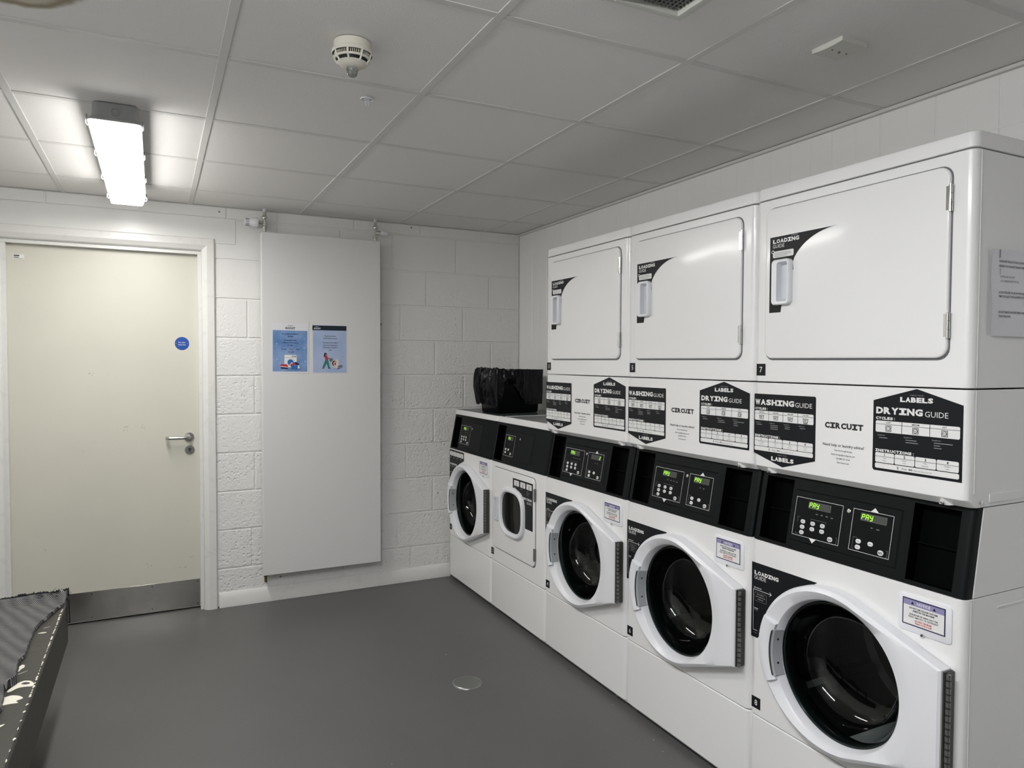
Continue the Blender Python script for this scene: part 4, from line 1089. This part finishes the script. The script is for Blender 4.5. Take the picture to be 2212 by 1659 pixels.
def single_dryer():
    r = thing('front_load_dryer', 'low tumble dryer numbered 2 with a small round-cornered window', 'tumble dryer', (XF, YK[1], 0), -pi/2)
    base_parts(r)
    b = cabinet([(.2950, 0), (.8640, 0)], WHITE); b.build('dryer_body', r, bevel=.0015)
    d = dryer_front_door(r, .043, .374, .581, .838)
    for z0, z1 in ((.720, .785), (.414, .478)):
        b = MB(); b.lathe([(.005, 0), (.005, z1-z0)], (.5795, -.0085, z0), (0, 0, 1), HINGE, 12, True, True); b.box(.569, -.0102, z0, .579, -.009, z1, HINGE); b.build('hinge', d, label='grey metal hinge')
    # window: flat bottom, rounded top-right, as pressed
    cu, cz = .315, .615
    def sup(a, rx, ry, n): c, s = cos(a), sin(a); return (cu+rx*math.copysign(abs(c)**(2/n), c), cz+ry*math.copysign(abs(s)**(2/n), s))
    def lp(rx, ry, n, y): return [(*[sup(2*pi*i/64, rx, ry, n)[0]], y, sup(2*pi*i/64, rx, ry, n)[1]) for i in range(64)]
    b = MB(); b.loft([lp(.158, .136, 3.0, -.009), lp(.156, .134, 3.0, -.022), lp(.150, .128, 3.0, -.028), lp(.141, .119, 3.0, -.029), lp(.133, .111, 3.0, -.025), lp(.129, .107, 3.0, -.013)], WHITE_P, False, False); w = b.build('window_ring', d)
    b = MB(); b.loft([lp(.131, .109, 3.0, -.0125), lp(.06, .05, 2.6, -.0135)], GLASS2, False, True); b.build('window_glass', d)
    b = MB(); b.loft([lp(.131, .109, 3.0, -.0100)], NICHE, False, True); b.build('window_backing', d)
    # recessed pull on the left
    b = MB()
    b.loft([[(.082, -.0095, .537), (.138, -.0095, .537), (.138, -.0095, .674), (.082, -.0095, .674)], [(.084, -.020, .540), (.132, -.020, .540), (.132, -.020, .671), (.084, -.020, .671)],
            [(.092, -.020, .550), (.122, -.020, .550), (.122, -.020, .661), (.092, -.020, .661)], [(.094, -.012, .552), (.120, -.012, .552), (.120, -.012, .659), (.094, -.012, .659)]], WHITE_D, False, True)
    b.build('door_handle', d, bevel=.001, smooth=25)
    A = Art(lambda a, c, h: (a, -.0097-h, c))
    pts = [(.562, .561), (.562, .807), (.318, .807), (.318, .752)]
    for i in range(11): a = RD(92-i*9.5); pts.append((.335+.138*cos(a), .614+.141*sin(a)))
    pts.append((.472, .561)); A.poly(pts, STK, 0)
    for u in (.335, .412, .487): A.rr(u, .769, u+.062, .798, .004, STKW, 1); A.line([(u, .789), (u+.062, .789)], .001, STK, 2); wash_symbol(A, u+.031, .779, .012, 1+int((u-.33)/.07), sq=True); A.rect(u+.002, .759, u+.026, .761, STKG, 1)
    for k in range(3): A.rect(.490, .752-k*.007, .490+(.045, .02, .024)[k], .7535-k*.007, STKG, 1)
    A.slab('DRYING', .448, .7115, .550, .7235, STKW, 1); A.text('GUIDE', .491, .6930, .548, .7045, STKW, 0, 1)
    A.obj('drying_guide_sticker', d)
    p = control_panel(r, False); keypad(p, 'dryer', False)
    number_plate(r, 2, .006, .363)
    b = cabinet([(1.0850, PDY), (1.112, PDY), (1.119, PDY+.006)], WHITE); b.build('worktop', r, bevel=.003, seg=3)
    b = MB(); b.box(.098, PDY+.010, 1.1185, WM-.004, DM-.004, 1.1200, TOPG); b.build('top_sheet', r, bevel=.0005, label='grey top sheet')
    b = MB(); b.box(.004, PDY+.010, 1.1185, .090, DM-.004, 1.1200, TOPD); b.build('top_sheet', r, label='dark grey top sheet')
    b = MB(); b.box(.090, PDY+.008, 1.1180, .098, DM-.004, 1.1225, WHITE); b.build('top_ridge', r, bevel=.001)
    return r
w1 = single_washer(); w2 = single_dryer()
w1.scale = (.955, 1, 1); w2.scale = (.938, 1, 1)

# paper notice taped to the flank of the near stack
def side_notice():
    y = YK[4]-WM-.0045
    A = Art(lambda u, v, h: (u, -h-.004*(sin(v*18+.5)**2)*(1 if u < .03 else .3), v))
    n = 10; W, H = .210, .208
    for i in range(n):
        for j in range(2):
            u0, u1 = (0, .03) if j == 0 else (.03, W); A.rect(u0, H*i/n, u1, H*(i+1)/n, PAPERN, 0)
    for t, v in (('PLEASE KEEP TRACK OF YOUR CLOTHES, ONCE', .178), ('FINISHED, YOU CAN GET THE NEXT USER', .1665), ('DO NOT PROCEED TO USE ANY MACHINE, TAKE', .1030), ('TIME TO COLLECT YOUR LAUNDRY IN TIME', .0935), ('DO NOT REMOVE ANYONES ITEMS OTHER', .0555), ('THAN YOUR OWN.', .0455)):
        A.textc(t, .030, v, .0052, PTXT, .02, 3, align=0, cond=.78)
    A.textc('- DOWNLOAD YOUR APP', .034, .1415, .0046, STKG, .01, 3, align=0, cond=.8); A.textc('- GET A REMINDER SENT TO YOU', .034, .1310, .0046, STKG, .01, 3, align=0, cond=.8)
    A.rect(.030, .188, .033, .208, PGREY, 3); A.rect(.034, .148, .0355, .163, PGREY, 3)
    o = A.obj('paper_notice', loc=(.4345, y, 1.500)); tag(o, 'white printed paper notice taped to the side of the nearest stack', 'notice')
side_notice()

# ---------------------------------------------------------------- bin with a black bag on the low machines
def make_bin():
    Z = 1.1200; o = Vector((.480, -.571)); ex = Vector((.314, .044)).normalized(); ey = Vector((-ex.y, ex.x)); Wb, Db, H = .300, .200, .255
    def P(a, c, z): q = o+ex*a+ey*c; return (q.x, q.y, z)
    def ring(g, z, r=.02, wob=0, seed=0):
        pts = []
        for cx, cy, s in ((Wb+g-r, -g+r, -90), (Wb+g-r, Db+g-r, 0), (-g+r, Db+g-r, 90), (-g+r, -g+r, 180)):
            for i in range(5):
                t = RD(s+90*i/4); pts.append((cx+r*cos(t), cy+r*sin(t)))
        return [P(a, c, z) for a, c in pts]
    t = thing('waste_bin', 'small black waste bin with a creased black bag over its rim, on the low machines', 'bin', (0, 0, 0))
    root = t
    b = MB(); b.loft([ring(-.004, Z), ring(0, Z+.006), ring(.018, Z+H), ring(.014, Z+H), ring(-.006, Z+.01)], BINM, True, True); b.build('bin_body', t)
    # bag: folded over the rim and hanging down outside, creased
    N = 200; per = []
    for i in range(N):
        s = i/N*4; k = int(s); f = s-k
        c = [(-.0, -.0), (Wb, -.0), (Wb, Db), (0, Db)]; a = Vector(c[k]); d = Vector(c[(k+1) % 4]); q = a.lerp(d, f); cen = Vector((Wb/2, Db/2)); n = (q-cen)
        nx = n.x/(Wb/2); ny = n.y/(Db/2); L = max(abs(nx), abs(ny)); out = Vector((nx**5 if abs(nx) < 1 else nx, ny**5 if abs(ny) < 1 else ny)); out = out.normalized() if out.length > 0 else out
        per.append((q, out))
    T = [-.35, -.12, 0, .08, .2, .35, .5, .65, .8, .92, 1.0]
    def smo(x, a, c): t = max(0, min(1, (x-a)/(c-a))); return t*t*(3-2*t)
    loops = []
    for j, t in enumerate(T):
        L = []
        for i, (q, out) in enumerate(per):
            u = i/N*2*pi; left = 1-smo(q.x, .0, .05); front = 1 if q.y < .004 else 0; fr = smo(q.x, .085, .20)
            Ld = .205*left*(1-front) + (1-left*(1-front))*((.085+.120*fr) if front else .17)
            if front and q.x < .05: Ld = .205+(.085-.205)*smo(q.x, .0, .045)
            wr = 1-.85*fr if front else (.35+.65*left)
            nz = noise.noise(Vector((cos(u)*4, sin(u)*4, t*2.2)))*.012+noise.noise(Vector((cos(u)*13, sin(u)*13, t*1.2)))*.009+noise.noise(Vector((cos(u)*30, sin(u)*30, t*2)))*.004
            if t < 0: g = -.012; z = H+.004+t*.08
            else:
                pr = .5*left+.5*(1-fr) if front else left
                g = .020+.030*pr*math.sin(min(1, t*1.4)*pi/1.6) - .022*t*t*pr + (.006*(1-t))
                z = H+.010*math.cos(t*3)*(1 if t < .3 else .3) - Ld*max(0, t-.02)
            p = q+out*(g+nz*wr*(1.5 if t > 0 else .3)); z += noise.noise(Vector((cos(u)*9, sin(u)*9, 5+t)))*.010*wr*(1 if t > .5 or t == 0 else .5)
            z += .010*left*(1 if t < .1 else 0)
            L.append(P(p.x, p.y, Z+z))
        loops.append(L)
    b = MB(); b.loft(loops, BAGM, False, False); o_ = b.build('bin_liner', root, smooth=25, label='creased black bag folded over the rim')
    sm = o_.modifiers.new('solid', 'SOLIDIFY'); sm.thickness = .0008
make_bin()

# =============================================================================================
# CEILING FITTINGS
# =============================================================================================
def make_lamp(label, x, y0, y1, DIFF, SIDE):
    """y0 near end, y1 far end"""
    r = thing('ceiling_lamp', label, 'lamp', (x, (y0+y1)/2, ZC), 0, 'fluorescent ceiling lamps')
    L = (y1-y0)/2
    def rr(wx, ly, z, rad=.02):
        pts = []
        for cx, cy, s in ((wx-rad, -ly+rad, -90), (wx-rad, ly-rad, 0), (-wx+rad, ly-rad, 90), (-wx+rad, -ly+rad, 180)):
            for i in range(5):
                t = RD(s+90*i/4); pts.append((cx+rad*cos(t), cy+rad*sin(t), z))
        return pts
    b = MB(); b.loft([rr(.068, L-.025, -.001), rr(.070, L-.020, -.056), rr(.081, L-.001, -.059), rr(.082, L, -.068)], LAMPG, True, True)
    o = b.build('lamp_body', r)
    b = MB(); b.lathe([(.014, 0), (.014, .002), (.0125, .002), (.0125, .0005)], (.002, -L+.0215, -.030), (0, -1, .0), LAMPG, 20)
    b.lathe([(.006, 0), (.006, .0015), (0, .0015)], (.002, -L+.0215, -.030), (0, -1, 0), LAMPG, 14); b.build('knockout', o)
    b = MB(); b.loft([rr(.0785, L-.004, -.0682, .018), rr(.0785, L-.004, -.072, .018), rr(.074, L-.020, -.090, .016), rr(.068, L-.050, -.112, .014)], SIDE, False, False); b.face(rr(.068, L-.050, -.112, .014), DIFF)
    b.build('diffuser', r, smooth=25, label='glowing white diffuser')
    for s in (-1, 1):
        for k in range(4):
            y = -L+.03+k*(2*L-.06)/3; X = s*.0835
            b = MB(); b.tube([(X, y, -.052), (X+s*.003, y, -.064), (X+s*.003, y, -.078), (X-s*.002, y, -.083), (X-s*.008, y, -.079)], .0022, WHITE_P, 8); b.box(X-.002, y-.004, -.048, X+.003, y+.004, -.060, LAMPG); b.build('clip', r)
    return r
make_lamp('lit caged strip lamp on the ceiling in front of the door', -1.471, -1.635, -.362, DIFF1, SIDE1)
make_lamp('second strip lamp on the ceiling behind the camera', -1.471, -4.40, -3.127, DIFF2, SIDE2)

def make_smoke():
    r = thing('smoke_detector', 'round ivory smoke detector with clear beacon under the ceiling', 'smoke detector', (-.862, -2.438, ZC))
    b = MB(); b.lathe([(.0, 0), (.0500, 0), (.0500, -.020), (.0535, -.022), (.0555, -.030), (.054, -.033)], (0, 0, 0), (0, 0, 1), IVORY, 48); b.build('detector_base', r)
    b = MB(); b.lathe([(.045, -.031), (.045, -.043)], (0, 0, 0), (0, 0, 1), HOLEB, 40); b.lathe([(.040, -.044), (.038, -.056)], (0, 0, 0), (0, 0, 1), HOLEB, 40); b.build('sensing_slots', r)
    b = MB()
    for k in range(56):
        a = 2*pi*k/56; c, s = cos(a), sin(a); b.tube([(.0475*c, .0475*s, -.032), (.0455*c, .0455*s, -.043)], .0012, IVORY, 4)
    for k in range(8):
        a = 2*pi*k/8+.3; c, s = cos(a), sin(a); b.tube([(.052*c, .052*s, -.030), (.0475*c, .0475*s, -.045), (.038*c, .038*s, -.058)], .0028, IVORY, 6)
    b.lathe([(.0485, -.042), (.0475, -.047), (.043, -.047)], (0, 0, 0), (0, 0, 1), IVORY, 40)
    b.lathe([(.0415, -.055), (.034, -.062), (.022, -.068), (.0, -.069)], (0, 0, 0), (0, 0, 1), IVORY, 40); b.build('detector_cage', r)
    b = MB(); b.lathe([(.0165, -.066), (.016, -.074), (.012, -.088), (.007, -.092), (0, -.093)], (0, 0, 0), (0, 0, 1), CLEAR, 28); b.build('beacon_lens', r)
    b = MB(); b.lathe([(.0035, -.066), (.0035, -.084), (0, -.086)], (0, 0, 0), (0, 0, 1), CHROME, 12); b.lathe([(.010, -.0665), (.010, -.070), (0, -.0705)], (0.0, 0, 0), (0, 0, 1), WHITE_D, 12); b.build('beacon_bulb', r)
make_smoke()
def make_hook():
    r = thing('ceiling_hook_plate', 'small white round ceiling plate with two short prongs', 'ceiling hook', (-.715, -2.045, ZC))
    b = MB(); b.lathe([(.0, .0025), (.020, .0025), (.0225, -.001), (.0215, -.004), (.019, -.004), (.018, -.001), (0, -.001)], (0, 0, 0), (0, 0, 1), WHITE_P, 28); b.build('plate', r)
    b = MB()
    for x in (-.004, .005): b.tube([(x, 0, 0), (x, -.001, -.014), (x+.001, 0, -.024)], .0017, WHITE_P, 8)
    b.box(-.008, -.0015, -.006, .008, .0015, .0, WHITE_P); b.build('prong', r)
    b = MB()
    for x in (-.013, .013): b.lathe([(.0022, -.0012), (.0022, -.0022), (0, -.0024)], (x, 0, 0), (0, 0, 1), DARKM, 8)
    b.build('screw', r)
make_hook()
def make_vent():
    r = thing('ceiling_vent', 'square white ceiling vent with dark egg-crate grille at the top edge', 'vent', (-.278, -3.085, ZC))
    a, c = .130, .130
    b = MB()
    def sq(w, z): return [(-w, -w, z), (w, -w, z), (w, w, z), (-w, w, z)]
    b.loft([sq(.130, .004), sq(.130, -.004), sq(.128, -.006), sq(.101, -.006), sq(.096, -.020), sq(.086, -.020), sq(.082, -.004), sq(.082, .003)], VENTW, False, False); b.build('vent_frame', r, bevel=.001)
    b = MB(); n = 13; s = .164/n
    for i in range(1, n): 
        q = -.082+s*i; b.box(q-.0011, -.082, -.010, q+.0011, .082, .002, GRILL); b.box(-.082, q-.0011, -.010, .082, q+.0011, .002, GRILL)
    b.build('grille', r)
    b = MB(); b.box(-.082, -.082, .002, .082, .082, .0035, HOLEB); b.build('duct', r)
    for x, y in ((.118, -.01), (-.118, .118-.005)):
        b = MB(); b.lathe([(.0065, -.004), (.0065, -.012), (.004, -.0145), (0, -.015)], (x, y, 0), (0, 0, 1), VENTW, 14); b.build('knob', r)
make_vent()
def make_plate():
    r = thing('ceiling_sensor_plate', 'small square white plate on the ceiling above the stacks', 'ceiling plate', (.348, -3.030, ZC))
    b = MB(); n = 8; w = .050
    top = []; L = []
    for i in range(n+1):
        x = -w+2*w*i/n; L.append([(-w, x, .003), (-w, x, -.010-.0035*cos(pi*(x/w)/2)), (w, x, -.010-.0035*cos(pi*(x/w)/2)), (w, x, .003)])
    b.loft(L, VENTW); b.build('cover', r, bevel=.001, smooth=20)
    b = MB()
    for x, y in ((0, 0), (.004, .005), (-.028, .0), (.028, .0)): b.lathe([(.003, -.0135), (.003, -.0142), (0, -.0143)], (x, y, 0), (0, 0, 1), DARKM, 8)
    b.build('screw', r)
make_plate()

# =============================================================================================
# FLOOR DRAIN, BENCH, FABRIC
# =============================================================================================
def make_drain():
    r = thing('floor_drain', 'round steel drain cover set in the grey floor', 'drain', (-.128, -1.527, 0))
    b = MB(); b.lathe([(.067, .0004), (.066, .0022), (.062, .0024), (.060, .0012), (.060, .0006)], (0, 0, 0), (0, 0, 1), STEEL, 48); b.build('drain_rim', r)
    b = MB(); b.lathe([(0, .0010), (.030, .0012), (.0575, .0020), (.059, .0008)], (0, 0, 0), (0, 0, 1), STEEL, 48); b.build('drain_cover', r)
make_drain()

def make_bench():
    X1, YF, ZT, ZBt = -1.688, -1.012, .450, .272
    X0, YN = -2.36, -3.25
    r = thing('upholstered_bench', 'worn dark grey vinyl bench with torn top, lower left corner', 'bench', (X1, YF, 0))
    b = MB(); b.box(X0-X1, YN-YF, ZBt, 0, 0, ZT, VINYL); b.build('seat', r, bevel=.010, seg=4)
    b = MB(); b.box(X0-X1+.03, YN-YF+.03, .20, -.05, -.03, ZBt, BLACKP); b.build('seat_frame', r)
    for x in (X0-X1+.06, -.10):
        for y in (YN-YF+.08, -.42, -1.2):
            b = MB(); b.loft([[(x-.016, y-.016, 0), (x+.016, y-.016, 0), (x+.016, y+.016, 0), (x-.016, y+.016, 0)], [(x-.022, y-.022, .205), (x+.022, y-.022, .205), (x+.022, y+.022, .205), (x-.022, y+.022, .205)]], BLACKP); b.build('leg', r, bevel=.002)
    b = MB(); pts = [(-.0065+.0012*noise.noise(Vector((0, y*7, 1))), y, ZT-.0015) for y in [-.01-.04*i for i in range(56)]]
    b.tube(pts, .0028, VINYL, 8); b.build('seam_piping', r)
    rnd = random.Random(5); b = MB()
    y = -.14
    while y > -1.35:
        L = rnd.uniform(.006, .022); w = rnd.uniform(.0012, .0038)
        if y < -.95: y -= .035
        pts = []
        for k in range(8):
            a = 2*pi*k/8; pts.append((-.006+rnd.uniform(-.001, .001)+w*cos(a)*rnd.uniform(.7, 1.3), y+L/2*sin(a), ZT+.0014+.001*cos(a)))
        c = (-.006, y, ZT+.0035)
        for k in range(8): b.face([pts[k], pts[(k+1) % 8], c], CREAM)
        y -= L*rnd.uniform(.8, 2.0)
    b.build('worn_seam', r, label='white wear along the seam')['kind'] = 'stuff'
    # tears showing pale backing: outlines in bench coordinates
    def chaikin(p):
        for _ in range(2):
            q = []
            for i in range(len(p)):
                a, c = p[i], p[(i+1) % len(p)]; q += [(a[0]*.8+c[0]*.2, a[1]*.8+c[1]*.2), (a[0]*.2+c[0]*.8, a[1]*.2+c[1]*.8)]
            p = q
        return p
    def tear(pts, hole=None):
        pts = chaikin(pts); hole = chaikin(hole) if hole else None
        b = MB(); q = [(x-X1, y-YF, ZT+.0008) for x, y in pts]; q2 = [(x-X1, y-YF, ZT-.002) for x, y in pts]
        b.loft([q2, q], CREAM, False, True)
        if hole: b.loft([[(x-X1, y-YF, ZT+.0008) for x, y in hole], [(x-X1, y-YF, ZT+.0018) for x, y in hole]], VINYL, False, True)
        b.build('torn_patch', r, smooth=0, label='torn patch showing cream backing')
    tear([(-1.694, -1.862), (-1.708, -1.832), (-1.728, -1.822), (-1.748, -1.846), (-1.762, -1.890), (-1.752, -1.895), (-1.735, -1.872), (-1.715, -1.872), (-1.697, -1.880)],
         [(-1.708, -1.848), (-1.722, -1.838), (-1.732, -1.846), (-1.720, -1.856), (-1.708, -1.856)])
    tear([(-1.708, -1.958), (-1.722, -1.935), (-1.745, -1.920), (-1.766, -1.935), (-1.760, -1.985), (-1.740, -1.982), (-1.716, -1.986), (-1.728, -1.968)])
    tear([(-1.742, -1.690), (-1.752, -1.682), (-1.760, -1.715), (-1.752, -1.745), (-1.748, -1.720), (-1.741, -1.712)])
    tear([(-1.726, -1.742), (-1.734, -1.748), (-1.754, -1.764), (-1.748, -1.762)])
    tear([(-1.714, -1.395), (-1.728, -1.386), (-1.748, -1.392), (-1.728, -1.400)])
    tear([(-1.712, -1.330), (-1.726, -1.338), (-1.736, -1.346), (-1.722, -1.338)])
    tear([(-1.728, -2.110), (-1.746, -2.118), (-1.752, -2.136), (-1.736, -2.126)])
    # small sags in the vinyl are in its bump; a loose black fold hangs at the far corner
make_bench()

def make_throw():
    EX = [(-.99, -1.693), (-1.05, -1.692), (-1.10, -1.694), (-1.145, -1.712), (-1.20, -1.722), (-1.30, -1.748), (-1.365, -1.757), (-1.50, -1.756), (-1.62, -1.752), (-1.685, -1.762), (-1.80, -1.748), (-1.845, -1.745), (-1.88, -1.768), (-1.98, -1.756), (-2.07, -1.752), (-2.3, -1.764), (-2.7, -1.79), (-3.1, -1.80)]
    def ex(y):
        for (a, p), (c, q) in zip(EX[:-1], EX[1:]):
            if c <= y <= a: return p+(q-p)*(a-y)/(a-c)
        return EX[0][1] if y > EX[0][0] else EX[-1][1]
    ZT = .4515
    NX, NY = 46, 150; b = MB(); V = []; ys = [-.992-2.05*(j/NY)**1.15 for j in range(NY+1)]
    def hz(x, y, e):
        d = e-x; w = noise.noise(Vector((x*7, y*3.5, 0)))*.006+noise.noise(Vector((x*16+y*6, y*10, 2)))*.003
        edge = .006*math.exp(-(d/.012)**2)*(1+.6*noise.noise(Vector((0, y*25, 5)))) if d < .06 else 0
        far = .030*math.exp(-((-1.0-y)/.035)**2)*(.75+.5*noise.noise(Vector((x*8, 0, 7))))
        bunch = .020*math.exp(-((y+1.80)/.10)**2)*math.exp(-(d/.10)**2)
        return ZT+.004+max(w, -.0035)+edge+far+bunch
    for y in ys:
        e = ex(y)+.004*noise.noise(Vector((y*30, 0, 0)))
        for i in range(NX+1):
            t = 1-(1-i/NX)**1.6 if False else i/NX
            x = -2.34+(e+2.34)*(1-(1-t)**1.7); V.append((x, y, hz(x, y, e) if i < NX else ZT+.0012))
    F = [(j*(NX+1)+i, j*(NX+1)+i+1, (j+1)*(NX+1)+i+1, (j+1)*(NX+1)+i) for j in range(NY) for i in range(NX)]
    t = thing('herringbone_throw', 'frayed black and white herringbone cloth spread on the worn bench', 'cloth', (0, 0, 0))
    b.add(V, F, FABRIC); o = b.build('cloth', t, smooth=80); sm = o.modifiers.new('solid', 'SOLIDIFY'); sm.thickness = .0018; sm.offset = 1
    # ragged black hem standing up along the far edge, loose threads and a strip hanging at the corner
    b = MB(); rnd = random.Random(11); n = 320; A_, B_ = [], []
    for i in range(n+1):
        x = -2.34+(.655)*i/n; z = hz(x, -.995, -1.69)
        A_.append((x, -.990, z-.012)); B_.append((x+rnd.uniform(-.002, .002), -.985+rnd.uniform(-.003, .003), z+.003+rnd.uniform(0, .005)*(1.6 if i > 230 else .8)+.006*max(0, noise.noise(Vector((x*30, 0, 0))))))
    b.loft([A_, B_, [(x, y+.008, z-.014) for x, y, z in A_]], THREAD, False, False, closed=False)
    b.build('ragged_hem', t, smooth=0, label='ragged black hem')
    b = MB()
    for i in range(46):
        x = rnd.uniform(-1.79, -1.685) if i < 30 else rnd.uniform(-2.3, -1.8); y = rnd.uniform(-1.03, -.985); z = hz(x, y, -1.69)+.002; p = [Vector((x, y, z))]; d = Vector((rnd.uniform(-1, 1), rnd.uniform(-.6, .6), rnd.uniform(-.2, .5))).normalized()
        for k in range(3): d = (d+Vector((rnd.uniform(-.6, .6), rnd.uniform(-.6, .6), rnd.uniform(-.5, .2)))).normalized(); p.append(p[-1]+d*rnd.uniform(.005, .012))
        b.tube(p, .0008, THREAD, 4)
    for i in range(7):
        y = -1.02-i*.004; b.tube([(-1.690, y, .462), (-1.682, y+.002, .445), (-1.681, y, .40-rnd.uniform(0, .05)), (-1.682+rnd.uniform(-.002, .004), y, .36+rnd.uniform(-.02, .03))], .0016, THREAD, 5)
    b.build('loose_threads', t, label='loose black threads')
    b = MB()
    for i in range(2):
        x, y = -1.715+i*.006, -1.03-i*.003; b.tube([(x, y, .492), (x+.006, y-.004, .500), (x+.010, y-.010, .492)], .0009, CREAM, 4)
    b.build('pale_threads', t)
make_throw()
bpy.context.view_layer.update()
